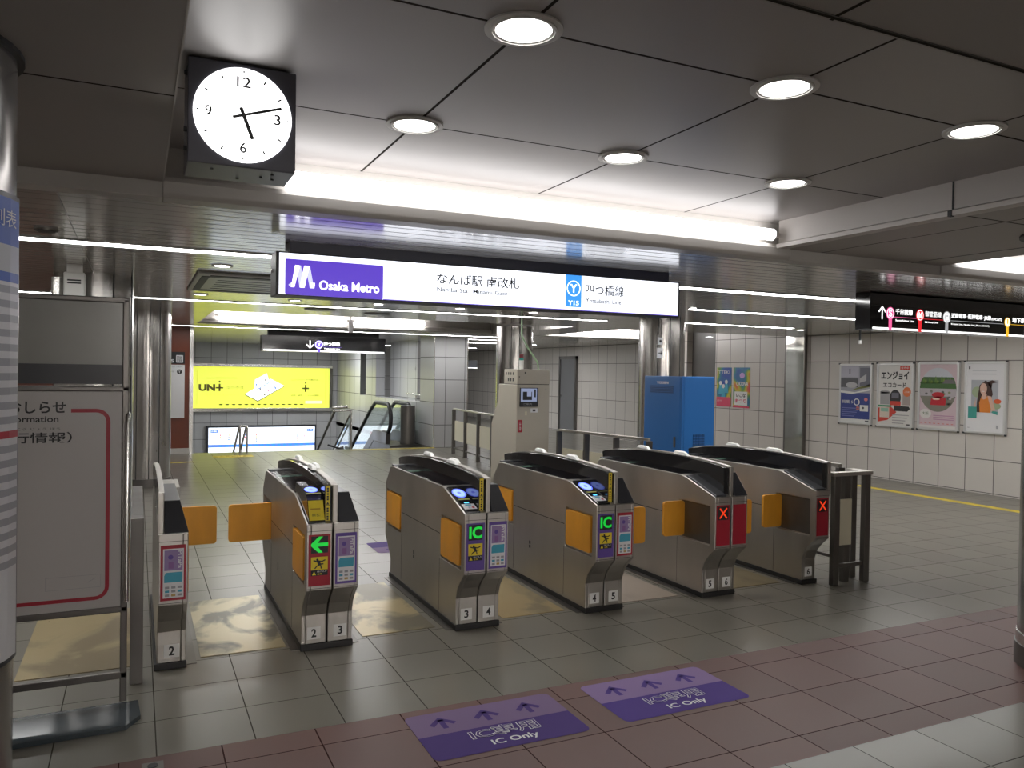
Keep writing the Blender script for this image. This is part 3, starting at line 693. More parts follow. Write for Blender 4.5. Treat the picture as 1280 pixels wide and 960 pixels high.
# ------------------------------------------------------------------ clock
rt = thing('hanging_clock', 'square dark ceiling clock with a round lit white dial', 'clock', (.305, 2.83, HU))
CX, CZ, CY = .305, 2.425, 2.72
b = MB(); b.box(CX-.168, CY, CZ-.168, CX+.168, CY+.22, CZ+.165, mat('clock_case', (.07, .068, .085), .35)); b.build('case', rt, bevel=.004)
b = MB(); b.box(CX-.15, CY+.03, CZ+.16, CX+.15, CY+.19, HU, M_BLK)
b.build('mount', rt)
b = MB()
for x, y in ((.10, .05), (.07, .1), (.11, .12), (.0, .16), (-.09, .06)): b.cyl((CX+x, CY+y, CZ-.168), (CX+x, CY+y, CZ-.172), .005, M_BLK, 8)
for z in (.12, -.06, -.12): b.cyl((CX-.168, CY+.03, CZ+z), (CX-.178, CY+.03, CZ+z), .008, M_BLK, 8)
b.build('screw', rt)
dl = MB(); dl.cyl((CX, CY-.004, CZ), (CX, CY+.01, CZ), .153, M_CLOCKW, 72); dl.build('dial', rt)
d = face_front(CX, CY-.0045, CZ)
M_CINK = mat('clock_ink', (.03, .03, .03), .5)
for t, x, z, hh in (('12', 0, .107, .034), ('3', .107, 0, .034), ('6', 0, -.105, .034), ('9', -.107, 0, .034)):
    wd = .044 if t == '12' else .021
    d.text(t, x-wd/2, z-hh/2, x+wd/2, z+hh/2, M_CINK, 0, off=.012)
for k in range(12):
    a = k*PI/6; r0 = .125 if k % 3 else .137
    d.line((math.sin(a)*r0, math.cos(a)*r0), (math.sin(a)*(r0+.012 if k % 3 else .143), math.cos(a)*(r0+.012 if k % 3 else .143)), .005, M_CINK, 0)
d.build('dial_marks', rt)
def hand(name, ang, Ln, tail, t):
    d = face_front(CX, CY-.008, CZ); a = math.radians(ang); s, c = math.sin(a), math.cos(a)
    b = MB(); n = Vector((c, 0, -s)); dd = Vector((s, 0, c)); o = Vector((CX, CY-.010, CZ))
    b.hull([o+dd*q+n*t/2*e+Vector((0, yy, 0)) for q in (-tail, Ln) for e in (-1, 1) for yy in (0, .003)], M_CINK)
    if name == 'minute_hand': b.cyl((CX, CY-.013, CZ), (CX, CY-.004, CZ), .007, M_CINK, 16)
    b.build(name, rt)
hand('minute_hand', 72, .125, .035, .008); hand('hour_hand', 159, .08, .025, .011)

# ------------------------------------------------------------------ lights
def downlight(x, y, z, r, m, lb, grp, small=False):
    rt = thing('ceiling_downlight', lb, 'ceiling light', (x, y, z), grp)
    b = MB(); b.ring((x, y), r*.72, r, z-.006, z+.0, M_WHITE); b.ring((x, y), r*.80, r*.86, z-.010, z-.006, M_WHITE) if not small else None
    b.build('trim_ring', rt)
    b = MB(); b.cyl((x, y, z-.003), (x, y, z-.001), r*.74, m, 40); b.build('diffuser', rt)
for (x, y, z, r, lb) in [
    (1.005, 2.08, HU, .115, 'large round downlight nearest the top middle of the picture'),
    (2.005, 2.08, HU, .115, 'large round downlight, upper right, second of the nearer row'),
    (3.005, 2.08, HU, .115, 'large round downlight nearest the right edge'),
    (1.005, 3.08, HU, .115, 'round downlight right of the clock, by the long tube'),
    (2.005, 3.08, HU, .115, 'round downlight above the middle of the main sign'),
    (3.005, 3.08, HU, .115, 'round downlight near the pale fascia corner')]:
    downlight(x, y, z, r, M_DOWN, lb, 'downlights in the near coffer')
for (x, y, lb) in [(.56, 6.2, 'small downlight beside the ceiling air unit'), (.58, 8.7, 'small downlight behind the ceiling air unit'), (1.55, 8.85, 'small downlight under the purple end of the main sign'),
                   (2.46, 8.75, 'small downlight below the main sign, left of its middle'), (3.45, 8.75, 'small downlight below the main sign, at its middle'), (4.42, 8.75, 'small downlight below the main sign, right of its middle'),
                   (9.45, 9.35, 'small downlight next to the mirrored pilaster'), (9.9, 12.1, 'small downlight above the two colourful posters'),
                   (7.2, 12.4-5.3, 'small downlight between strip lights, right of the thick column')][:8]:
    downlight(x, y, HL, .075, M_DOWNS, lb, 'small downlights in the louvred ceiling', True)
def tube_light(x0, x1, y, lb, z=2.505, r=.036, m=None, grp='bare tube lights in the coffers'):
    rt = thing('tube_light', lb, 'tube light', ((x0+x1)/2, y, z), grp)
    MB().cyl((x0, y, z), (x1, y, z), r, m or M_TUBE, 20).build('tube', rt)
    b = MB()
    for x, s in ((x0, -1), (x1, 1)): b.cyl((x, y, z), (x+s*.02, y, z), r*1.02, M_WHITE, 20, r*.8); b.box(x+s*.02-.006, y-.012, z-.012, x+s*.06, y+.045, z+.012, M_WPAINT)
    b.build('end_cap', rt)
tube_light(.62, 3.63, 3.845, 'long bright tube along the near coffer edge above the main sign')
tube_light(5.45, 8.6, 3.845, 'bright tube in the right coffer, cut by the right column')
tube_light(1.24, 3.40, 14.22, 'tube light in the far coffer, left one of two', r=.045, m=M_TUBEF)
tube_light(3.56, 4.88, 14.22, 'tube light in the far coffer, right one of two', r=.045, m=M_TUBEF)
tube_light(7.5, 10.5, 14.22, 'tube light in the coffer beyond the thick column', r=.045, m=M_TUBEF)
def strip(x0, x1, y, lb, wd=.05, m=None):
    rt = thing('strip_light', lb, 'strip light', ((x0+x1)/2, y, HL), 'slim strip lights set in the louvred ceiling')
    b = MB(); b.box(x0, y-wd/2-.008, HL-.008, x1, y-wd/2, HL-.0002, M_STEELD); b.box(x0, y+wd/2, HL-.008, x1, y+wd/2+.008, HL-.0002, M_STEELD); b.build('housing', rt)
    MB().box(x0, y-wd/2, HL-.006, x1, y+wd/2, HL-.0005, m or M_LED).build('diffuser', rt)
strip(-6.5, 10.4, 5.50, 'nearest strip light, passing behind the main sign', .15)
strip(5.66, 9.8, 7.22, 'short strip light right of the thick column, second from the front', .13)
strip(-6.5, -.62, 9.47, 'strip light seen left of the hanging white box', .13)
strip(-.1, 5.93, 9.47, 'strip light running left of the thick column', .13)
strip(6.6, 9.04, 9.1, 'strip light starting right behind the thick column', .13)
strip(.55, 6.9, 15.2, 'strip light in front of the far black sign', .13)
strip(6.2, 8.4, 16.6, 'faint farthest strip light near the far wall', .13)

strip(3.0, 4.9, 18.6, 'added strip light over the stairs, kept out of view by the far black sign', .2, M_LEDF)  # this strip and the next are added to brighten the stairwell walls
strip(3.2, 5.1, 22.0, 'added strip light deeper over the stairs, kept out of view by the far black sign', .2, M_LEDF)
strip(6.4, 9.4, 18.4, 'strip light across the far corridor right of the stairs', .13, M_LEDF)
strip(6.4, 9.4, 22.4, 'last strip light at the end of the far corridor', .13, M_LEDF)
for y in (-4.4, -6.3, -8.2):        # unseen tubes behind the viewer, added to light the board and gate fronts
    for x in (-2.5, 1.2, 4.9):
        tube_light(x-1.2, x+1.2, y, 'added fill tube light on the unseen ceiling behind the viewer', z=HS-.07, m=M_TUBEB, grp='added fill tube lights behind the viewer')
# ------------------------------------------------------------------ main sign
SY = 4.80
rt = thing('overhead_sign', 'long white lit sign above the gates with a purple logo panel', 'sign', (2.18, SY, HL))
b = MB(); b.box(.73, SY, 2.04, 3.645, SY+.20, 2.298, M_BLK); b.build('case', rt, bevel=.004)
b = MB(); b.box(.81, SY+.01, 2.298, 3.55, SY+.18, HL, mat('navy_mount', (.02, .022, .045), .35)); b.build('mount', rt)
b = MB()
b.cyl((.73, SY+.1, 2.19), (.718, SY+.1, 2.19), .012, M_STEELB, 12); b.build('bolt', rt)
d = face_front(0, SY-.001, 0)
d.rect(.748, 2.045, 3.628, 2.289, M_SIGNW, 0)
d.rect(1.376, 2.045, 3.628, 2.050, M_SIGNP, 1)
d.poly(rrect(.782, 2.045, 1.376, 2.256, .010), M_SIGNP, 1)
# folded ribbon logo
def lg(x, z): return (.802+x*.155, 2.090+z*.130)
d.poly([lg(.0, .10), lg(.06, .0), lg(.22, .0), lg(.26, .16), lg(.12, .22)], M_SGL, 2)
d.poly([lg(.10, .0), lg(.22, .0), lg(.42, 1.0), lg(.24, 1.0)], M_LETW, 3)
d.poly([lg(.24, 1.0), lg(.46, 1.0), lg(.58, .0), lg(.42, .0), lg(.34, .50)], M_SGL, 3)
d.poly([lg(.42, .0), lg(.60, .0), lg(.78, 1.0), lg(.58, 1.0)], M_LETW, 4)
d.poly([lg(.58, 1.0), lg(.80, 1.0), lg(.94, .12), lg(.80, .0), lg(.72, .45)], M_SGL, 4)
d.poly([lg(.80, .0), lg(.97, .0), lg(1.0, .24), lg(.84, .24)], M_LETW, 5)
d.text('Osaka Metro', .982, 2.083, 1.352, 2.140, M_LETW, 2, off=.022, res=4)
d.text('なんば駅 南改札', 1.729, 2.166, 2.315, 2.238, M_TXT, 1, off=.010)
d.text('Namba Sta., Minami Gate', 1.731, 2.114, 2.230, 2.146, M_TXT, 1, off=.014)
d.rect(2.672, 2.068, 2.798, 2.289, M_SIGNB, 1)
for i in range(36):
    a, c = 2*PI*i/36, 2*PI*(i+1)/36; cx, cz = 2.735, 2.197
    d.poly([(cx+.047*math.cos(a), cz+.047*math.sin(a)), (cx+.047*math.cos(c), cz+.047*math.sin(c)), (cx+.054*math.cos(c), cz+.054*math.sin(c)), (cx+.054*math.cos(a), cz+.054*math.sin(a))], M_LETW, 2)
d.text('Y', 2.707, 2.168, 2.763, 2.226, M_LETW, 2, off=.02); d.text('Y15', 2.692, 2.080, 2.778, 2.112, M_LETW, 2, off=.02)
d.text('四つ橋線', 2.830, 2.160, 3.150, 2.234, M_TXT, 1, off=.010); d.text('Yotsubashi Line', 2.832, 2.104, 3.128, 2.136, M_TXT, 1, off=.014)
d.build('sign_face', rt)

# right black sign
SY2 = 4.85
rt = thing('overhead_sign', 'black direction sign at the right with pink, red, grey and amber line badges', 'sign', (6.9, SY2, HL))
b = MB(); b.box(5.70, SY2, 2.03, 8.3, SY2+.16, HL, M_BLACK); b.box(5.705, SY2+.0, HL-.02, 8.3, SY2+.16, HL, M_BLK); b.build('case', rt, bevel=.004)
d = face_front(0, SY2-.001, 0)
d.rect(5.73, 2.034, 8.28, 2.052, M_LETW, 0)
x, z = 5.845, 2.178; d.line((x, z-.055), (x, z+.03), .012, M_LETW, 1); d.line((x-.042, z+.008), (x+.004, z+.055), .013, M_LETW, 1); d.line((x+.042, z+.008), (x-.004, z+.055), .013, M_LETW, 2)
def badge(x, z, m, t, r=.052):
    d.rect(x-.018, 2.03, x+.022, z, m, 1); d.poly(ell(x, z, r, r*1.05), m, 2); d.poly(ell(x, z, r*.82, r*.86), M_LETW, 3); d.poly(ell(x, z, r*.72, r*.76), m, 4)
    if t: d.text(t, x-.02, z-.028, x+.02, z+.028, M_LETW, 5, off=.012)
badge(5.945, 2.178, M_PINK, 'S'); badge(6.325, 2.178, M_LRED, 'M'); badge(6.683, 2.176, M_LGREY, ''); badge(7.556, 2.166, M_LYEL, 'U', .045)
d.poly(rrect(6.663, 2.15, 6.703, 2.205, .01), M_LETW, 5); d.rect(6.67, 2.178, 6.696, 2.197, M_LGREY, 6)
d.text('千日前線', 6.012, 2.172, 6.228, 2.222, M_LETW, 1, off=.018, res=2); d.text('Sennichimae Line', 6.012, 2.112, 6.248, 2.130, M_LETW, 1, off=.01)
d.text('御堂筋線', 6.393, 2.170, 6.610, 2.220, M_LETW, 1, off=0, res=2); d.text('Midosuji Line', 6.393, 2.110, 6.57, 2.128, M_LETW, 1, off=.01)
d.text('近鉄電車･阪神電車･JR線', 6.747, 2.168, 7.31, 2.218, M_LETW, 1, off=.018, res=2); d.text('(OCAT)', 7.32, 2.17, 7.47, 2.20, M_LETW, 1, off=.02)
d.text('Kintetsu Line, Hanshin Line, JR Line (OCAT)', 6.747, 2.108, 7.285, 2.126, M_LETW, 1, off=.01)
d.text('地下鉄出口', 7.63, 2.168, 7.95, 2.216, M_LETW, 1, off=.018, res=2)
for a, c, m in ((5.99, 6.28, M_PINK), (6.37, 6.64, M_LRED), (6.73, 7.50, M_LGREY), (7.60, 8.0, M_LYEL)): d.rect(a, 2.146, c, 2.150, m, 1)
d.build('sign_face', rt)
# far black sign
SY3 = 15.9
rt = thing('overhead_sign', 'far black hanging sign with a downward arrow before the stairs', 'sign', (3.4, SY3, HL))
b = MB(); b.box(2.17, SY3, 1.96, 4.63, SY3+.25, 2.27, M_BLACK); b.build('case', rt)
b = MB(); b.box(2.3, SY3+.05, 2.27, 4.5, SY3+.2, HL, M_BLK); b.build('mount', rt)
d = face_front(0, SY3-.001, 0); d.STEP = .002
d.rect(2.20, 1.965, 4.60, 1.995, M_LETW, 0)
x, z = 3.09, 2.115; d.line((x, z+.075), (x, z-.05), .022, M_LETW, 1); d.line((x-.07, z-.01), (x+.008, z-.078), .022, M_LETW, 1); d.line((x+.07, z-.01), (x-.008, z-.078), .022, M_LETW, 2)
d.rect(3.235, 1.96, 3.295, 2.11, M_LETP, 1); d.poly(ell(3.265, 2.11, .085), M_LETP, 2); d.poly(ell(3.265, 2.11, .076), M_LETW, 3); d.poly(ell(3.265, 2.11, .062), M_LETP, 4)
d.text('Y', 3.235, 2.075, 3.295, 2.145, M_LETW, 5, off=.03)
d.text('四つ橋線', 3.36, 2.09, 3.685, 2.165, M_LETW, 1, off=.03, res=2); d.text('Yotsubashi Line', 3.36, 2.022, 3.685, 2.05, M_LETW, 1, off=.02)
d.rect(3.33, 2.063, 3.72, 2.068, M_LETP, 1)
d.build('sign_face', rt)
b = MB(); b.box(6.9, 19.5, 1.72, 8.2, 19.6, 1.93, M_BLK); b.box(6.9, 19.48, 1.72, 8.2, 19.5, 1.735, M_LETW); b.cyl((7.5, 19.55, 1.93), (7.5, 19.55, HL), .015, M_BLK, 8); d = b
o = d.build('overhead_sign'); tag(o, 'small distant black sign seen through the parapet opening', 'sign')
# ------------------------------------------------------------------ lit advert and route map at the stairs
WY = 24.8
rt = thing('lit_advert', 'wide yellow backlit advert on the far wall above the stairs', 'advert', (3.43, WY, .4))
b = MB()
b.box(1.36, WY-.14, .33, 5.50, WY, .44, M_STEELB); b.box(1.36, WY-.14, 1.66, 5.50, WY, 1.76, M_STEELB); b.box(1.36, WY-.14, .44, 1.45, WY, 1.66, M_STEELD); b.box(5.41, WY-.14, .44, 5.50, WY, 1.66, M_STEELD)
b.build('frame', rt, bevel=.01)
b = MB(); b.box(1.45, WY-.10, .44, 5.41, WY-.01, 1.66, M_ADY); b.build('light_panel', rt)
d = face_front(0, WY-.101, 0); d.STEP = .004
u = lambda px: 1.45+(px-75)/(1155-75)*3.96
v = lambda py: 1.66-(py-52)/(375-52)*1.22
d.rect(u(107), v(350), u(109), v(75), M_ADD, 0); d.rect(u(1122), v(340), u(1124), v(88), M_ADD, 0)
d.text('UN', u(120), v(243), u(245), v(188), M_ADD, 1, off=.06); d.rect(u(248), v(222), u(305), v(210), M_ADD, 1); d.rect(u(270), v(243), u(284), v(185), M_ADD, 1); d.poly(ell(u(277), v(168), .028), M_ADD, 1)
d.text('ユニクス', u(325), v(228), u(462), v(203), M_ADD, 1)
d.text('あたらしいまいにちをつなぐプラス', u(178), v(147), u(410), v(133), M_ADD, 1, res=1); d.text('くらしにユニット', u(178), v(278), u(400), v(266), mat('advert_mid_ink', (.3, .3, .05), .3, emit=(.45, .45, .05), es=.8, sample=False), 1, res=1)
d.poly([(u(470), v(272)), (u(572), v(325)), (u(782), v(203)), (u(782), v(196)), (u(572), v(312)), (u(472), v(262))], M_ADD, 1)
M_AW = mat('advert_white', (.8, .8, .8), .3, emit=(.92, .96, 1.0), es=1.05, sample=False)
d.poly([(u(472), v(266)), (u(572), v(318)), (u(782), v(198)), (u(672), v(142))], M_AW, 2)
d.poly([(u(545), v(232)), (u(548), v(150)), (u(640), v(98)), (u(660), v(160))], M_AW, 3)
for i, (p, q) in enumerate(((560, 190), (600, 168), (632, 152), (665, 165), (700, 200), (655, 235), (625, 268), (590, 225), (710, 215))):
    d.poly(ell(u(p), v(q), .022, .03), (M_MAPB, M_PINK, M_ADD, M_GREYP)[i % 4], 4)
d.line((u(545), v(240)), (u(660), v(172)), .02, M_MAPB, 4)
d.text('心のスペースで開ける。', u(838), v(155), u(1072), v(140), M_ADD, 1, res=1); d.text('収納・家具・くらしの相談。', u(838), v(282), u(1075), v(266), M_ADD, 1, res=1)
d.rect(u(928), v(223), u(985), v(211), M_ADD, 1); d.rect(u(949), v(246), u(963), v(188), M_ADD, 1); d.poly(ell(u(956), v(172), .028), M_ADD, 1)
for i in range(14): d.rect(u(275+49*i), v(352), u(300+49*i), v(342), M_ADD, 1)
d.rect(u(955), v(340), u(1095), v(318), M_ADYP, 1)
d.build('print', rt)
rt = thing('route_map', 'long white backlit route map with a blue line low on the far wall', 'map', (3.43, WY, -.6))
b = MB(); b.box(1.83, WY-.10, -.95, 5.02, WY, -.08, M_DKGREY); b.build('frame', rt)
b = MB(); b.box(1.90, WY-.12, -.90, 4.97, WY-.10, -.14, M_MAPW); b.build('light_panel', rt)
d = face_front(0, WY-.121, 0); d.STEP = .004
u = lambda px: 1.90+(px-195)/(1042-195)*3.07
v = lambda py: -.14-(py-540)/186*.68
d.rect(1.90, v(698), 4.97, v(675), M_MAPB, 0)
for px in (210, 975): d.rect(u(px), v(580), u(px+55), v(555), M_MAPB, 1); d.text('四つ橋線', u(px+8), v(573), u(px+46), v(562), M_LETW, 2, res=1)
for i in range(16): d.rect(u(275+46*i), v(694), u(303+46*i), v(680), M_SIGNB, 1)
for i, px in enumerate((285, 350, 415, 480, 565, 770, 895, 955)):
    for k in range(4 if i in (1, 4, 6) else 2): d.poly(ell(u(px), v(600+18*k), .022), (M_LRED, M_LYEL, M_GREYP, M_MAPB)[(i+k) % 4], 1)
d.build('print', rt)

# ------------------------------------------------------------------ brown wall notice
rt = thing('wall_notice', 'tall white notice with a black header on the brown wall', 'notice', (.5, 15.99, .7))
b = MB(); b.box(.2, 15.97, .67, .80, 16.0, 1.66, M_WPR); b.box(.2, 15.96, 1.68, .80, 16.0, 1.90, M_BLK); b.build('board', rt)
d = face_front(0, 15.958, 0); d.STEP = .002
d.text('S', .56, 1.70, .62, 1.76, M_WPR, 0, off=.02); d.poly(rrect(.65, 1.70, .77, 1.84, .01), M_WPR, 0)
d.text('階', .665, 1.715, .755, 1.825, M_TXT, 1)
d.build('header_print', rt)
d = face_front(0, 15.968, 0); d.STEP = .002
d.text('出口案内', .58, 1.61, .76, 1.64, M_GREYP, 0, res=1); d.text('改札 のりば', .45, 1.52, .62, 1.55, M_TXT, 0, res=1); d.poly(ell(.71, 1.53, .045), M_TXT, 0); d.text('Y', .69, 1.505, .73, 1.555, M_WPR, 1)
d.build('sheet_print', rt)

# ------------------------------------------------------------------ beige machine
rt = thing('fare_machine', 'beige fare machine with a small screen and a signal lamp on top', 'machine', (4.57, 9.2, 0))
pr = [(9.0, 0), (9.0, 1.46), (9.56, 1.46), (9.57, 1.26), (9.78, .93), (9.78, 0)]
b = MB(); b.prism(pr, 'x', 4.335, 4.80, M_CREAM); b.build('cabinet', rt, bevel=.008)
b = MB(); b.box(4.335, 9.0, 1.466, 4.80, 9.39, 1.655, M_CREAM); b.box(4.34, 9.004, 1.455, 4.795, 9.385, 1.468, M_BLK)
b.build('top_box', rt, bevel=.005)
b = MB()
for i in range(4): b.box(4.332, 9.10+.07*i, 1.58, 4.336, 9.125+.07*i, 1.615, M_BLK); b.box(4.332, 9.10+.07*i, 1.50, 4.336, 9.13+.07*i, 1.54, M_BLK) if i < 3 else None
b.box(4.44, 8.997, 1.60, 4.455, 9.0, 1.62, M_BLK); b.box(4.36, 8.997, 1.55, 4.37, 9.0, 1.565, M_BLK)
b.build('vent_slot', rt)
b = MB(); b.box(4.375, 8.985, 1.18, 4.63, 9.0, 1.42, M_BLK); b.build('screen_bezel', rt)
d = face_front(0, 8.984, 0)
d.rect(4.383, 1.245, 4.61, 1.412, M_SCR, 0); d.rect(4.41, 1.265, 4.54, 1.37, M_DKGREY, 1); d.rect(4.47, 1.31, 4.53, 1.38, M_SCR, 2); d.rect(4.57, 1.3, 4.595, 1.4, M_BLK, 1); d.text('ご案内', 4.42, 1.20, 4.54, 1.225, M_GREYP, 1, res=1)
d.build('screen', rt)
d = face_front(0, 8.999, 0)
d.rect(4.53, 1.105, 4.632, 1.158, M_WPR, 0); d.rect(4.56, 1.12, 4.60, 1.145, M_TXT, 1)
d.rect(4.356, .855, 4.415, 1.012, M_RED2, 0); d.text('注意', 4.372, .875, 4.40, .995, M_WPR, 1, rot=1)
d.rect(4.45, 1.07, 4.48, 1.12, M_CREAMP, 0); d.poly(ell(4.745, 1.40, .01), M_GREYP, 0)
d.build('decal', rt)
b = MB(); b.cyl((4.465, 9.15, 1.655), (4.465, 9.15, 1.77), .028, M_WHITE, 16); b.cyl((4.465, 9.15, 1.77), (4.465, 9.15, 1.80), .026, mat('lamp_green', (.02, .3, .25), .3), 16); b.cyl((4.465, 9.15, 1.80), (4.465, 9.15, 1.85), .026, mat('lamp_red_dark', (.2, .02, .03), .3), 16); b.cyl((4.465, 9.15, 1.85), (4.465, 9.15, 1.855), .03, M_STEELB, 16)
b.build('signal_lamp', rt)
b = MB(); b.tube([(4.74, 9.2, 1.65), (4.72, 9.2, 1.75), (4.62, 9.3, 1.95), (4.56, 9.35, 2.1), (4.56, 9.35, HL)], .010, mat('green_cable', (.25, .38, .22), .5)); b.build('cable', rt)
# ------------------------------------------------------------------ blue cabinet
rt = thing('utility_cabinet', 'tall blue metal cabinet standing before the thick column', 'cabinet', (5.83, 7.65, 0))
b = MB(); b.box(5.60, 7.30, 0, 6.065, 8.04, 1.597, M_BLUE); b.build('body', rt, bevel=.008)
b = MB(); b.box(5.594, 7.33, .06, 5.60, 8.01, 1.58, M_BLUE); b.build('door', rt, bevel=.003)
b = MB(); b.box(5.63, 7.294, .06, 6.04, 7.30, 1.58, M_BLUE); b.build('door', rt, bevel=.003)
b = MB()
for i in range(5): b.box(5.588, 7.45, 1.40+.018*i, 5.594, 7.90, 1.412+.018*i, M_BLUED)
for i in range(7):
    for j in range(4): b.box(5.76+.042*j, 7.288, .70+.034*i, 5.795+.042*j, 7.294, .728+.034*i, M_BLUED)
b.build('vent', rt)
b = MB(); b.box(5.586, 7.40, .78, 5.594, 7.43, .90, M_STEELD); b.build('door_handle', rt)
d = Dec((5.593, 8.0, 0), (0, -1, 0), (0, 0, 1)); d.text('YODEN', .22, 1.505, .45, 1.535, M_WPR, 0, off=.03); d.build('maker_mark', rt)

# ------------------------------------------------------------------ small ceiling things
rt = thing('air_unit', 'square louvred air conditioning unit set in the ceiling left of the main sign', 'air conditioner', (.87, 7.4, HL))
b = MB(); b.box(.42, 6.65, HL-.02, 1.34, 8.15, HL, mat('air_unit_grey', (.42, .42, .40), .35)); b.build('grille', rt, bevel=.01)
b = MB(); b.box(.52, 6.72, HL-.024, 1.24, 6.84, HL-.019, M_BLK); b.box(.52, 7.96, HL-.024, 1.24, 8.08, HL-.019, M_BLK); b.box(.46, 6.80, HL-.024, .52, 8.0, HL-.019, M_BLK); b.box(1.24, 6.80, HL-.024, 1.30, 8.0, HL-.019, M_BLK)
for i in range(5): b.box(.60, 7.05+.18*i, HL-.023, 1.16, 7.07+.18*i, HL-.019, M_DKGREY)
b.build('slot', rt)
def vent(x, y, rr, lb):
    b = MB(); b.cyl((x, y, HL-.014), (x, y, HL), rr, M_DKGREY, 32, rr*1.0); b.ring((x, y), rr, rr*1.18, HL-.01, HL, M_STEELD); tag(b.build('ceiling_vent'), lb, 'ceiling vent')
vent(2.05, 9.95, .16, 'dark round ceiling vent below the purple sign panel'); vent(2.85, 10.2, .14, 'faint round ceiling vent right of the dark one')
vent(-.465, 5.1, .05, 'tiny dark round detector on the ceiling above the notice board')
rt = thing('hanging_camera_box', 'white slotted box hanging from the ceiling above the notice board', 'camera box', (-.43, 6.8, HL))
b = MB(); b.box(-.50, 6.72, 1.95, -.36, 6.88, 2.30, M_WHITE); b.build('housing', rt, bevel=.01)
b = MB(); b.box(-.48, 6.74, 2.30, -.38, 6.86, HL, M_WHITE); b.build('bracket', rt)
b = MB()
for z in (2.22, 2.24, 2.04, 2.06): b.box(-.475, 6.715, z-.005, -.385, 6.72, z+.005, M_BLK)
b.build('slot', rt)
b = MB(); b.cyl((-.545, 6.78, 2.08), (-.545, 6.78, 2.26), .038, M_STEELB, 20); b.build('side_lamp', rt)
rt = thing('hanging_pictogram', 'pair of small white pictogram plates hanging left of the thick column', 'sign', (5.92, 8.25, 2.0))
b = MB(); b.box(5.90, 8.20, 1.82, 5.98, 8.215, 1.95, M_WPR); b.box(5.91, 8.20, 1.99, 5.97, 8.215, 2.08, M_WPR); b.box(5.935, 8.207, 1.95, 5.945, 8.213, HL, M_STEELD); b.build('plates', rt)
d = face_front(0, 8.199, 0); d.line((5.91, 1.885), (5.965, 1.885), .012, M_TXT, 0); d.line((5.945, 1.91), (5.968, 1.885), .01, M_TXT, 0); d.line((5.945, 1.86), (5.968, 1.885), .01, M_TXT, 1); d.poly(ell(5.94, 2.035, .018), M_TXT, 0); d.build('pictogram', rt)
b = MB(); b.box(9.10, 7.9, HL-.02, 9.16, 7.96, HL, M_BLK); b.cyl((9.13, 7.93, HL-.02), (9.13, 7.93, HL-.22), .014, M_BLK, 10); b.cyl((9.13, 7.93, HL-.22), (9.13, 7.93, HL-.27), .025, M_WHITE, 12)
tag(b.build('ceiling_camera'), 'small dark rod hanging from the ceiling before the poster wall', 'ceiling fixture')
# white hanging marker and rod near the far tubes
b = MB(); b.box(3.44, 14.18, 2.29, 3.52, 14.2, 2.52, M_WPR); b.box(3.47, 14.185, 2.52, 3.49, 14.195, HU, M_STEELD); tag(b.build('hanging_marker'), 'narrow white plate hanging between the two far tube lights', 'sign')

# ------------------------------------------------------------------ right wall: mirrored pilaster and posters
rt = thing('mirror_pilaster', 'narrow mirrored pilaster on the poster wall', 'pilaster', (10.83, 10.8, 0))
b = MB(); b.box(10.79, 10.58, 0, 10.85, 11.02, HL, mat('mirror_steel', (.55, .55, .52), .07, 1.0)); b.build('mirror', rt)
b = MB(); b.box(10.785, 10.56, 0, 10.85, 10.585, HL, M_STEELD); b.box(10.785, 11.015, 0, 10.85, 11.04, HL, M_STEELD); b.build('edge', rt)
XP = 10.80
def poster(y0, y1, z0, z1, lb, art, grp='framed posters on the right wall'):
    rt = thing('framed_poster', lb, 'poster', (XP+.03, (y0+y1)/2, z0), grp)
    t = .035; fr = mat('poster_frame', (.60, .60, .59), .3, .4)
    b = MB(); b.box(XP, y0, z0, 10.85, y0+t, z1, fr); b.box(XP, y1-t, z0, 10.85, y1, z1, fr); b.box(XP, y0+t, z0, 10.85, y1-t, z0+t, fr); b.box(XP, y0+t, z1-t, 10.85, y1-t, z1, fr)
    b.build('frame', rt, bevel=.006)
    b = MB()
    for yy in (y0, y1):
        for zz in (z0, z1): b.box(XP-.004, yy-.012, zz-.012, XP+.02, yy+.012, zz+.012, M_DKGREY)
    b.build('corner_cap', rt)
    W, H = y1-y0-2*t, z1-z0-2*t
    d = Dec((XP+.008, y1-t, z0+t), (0, -1, 0), (0, 0, 1)); d.STEP = .0015; art(d, W, H); d.build('print', rt)
P = lambda n, c: mat('p_'+n, c, .35)
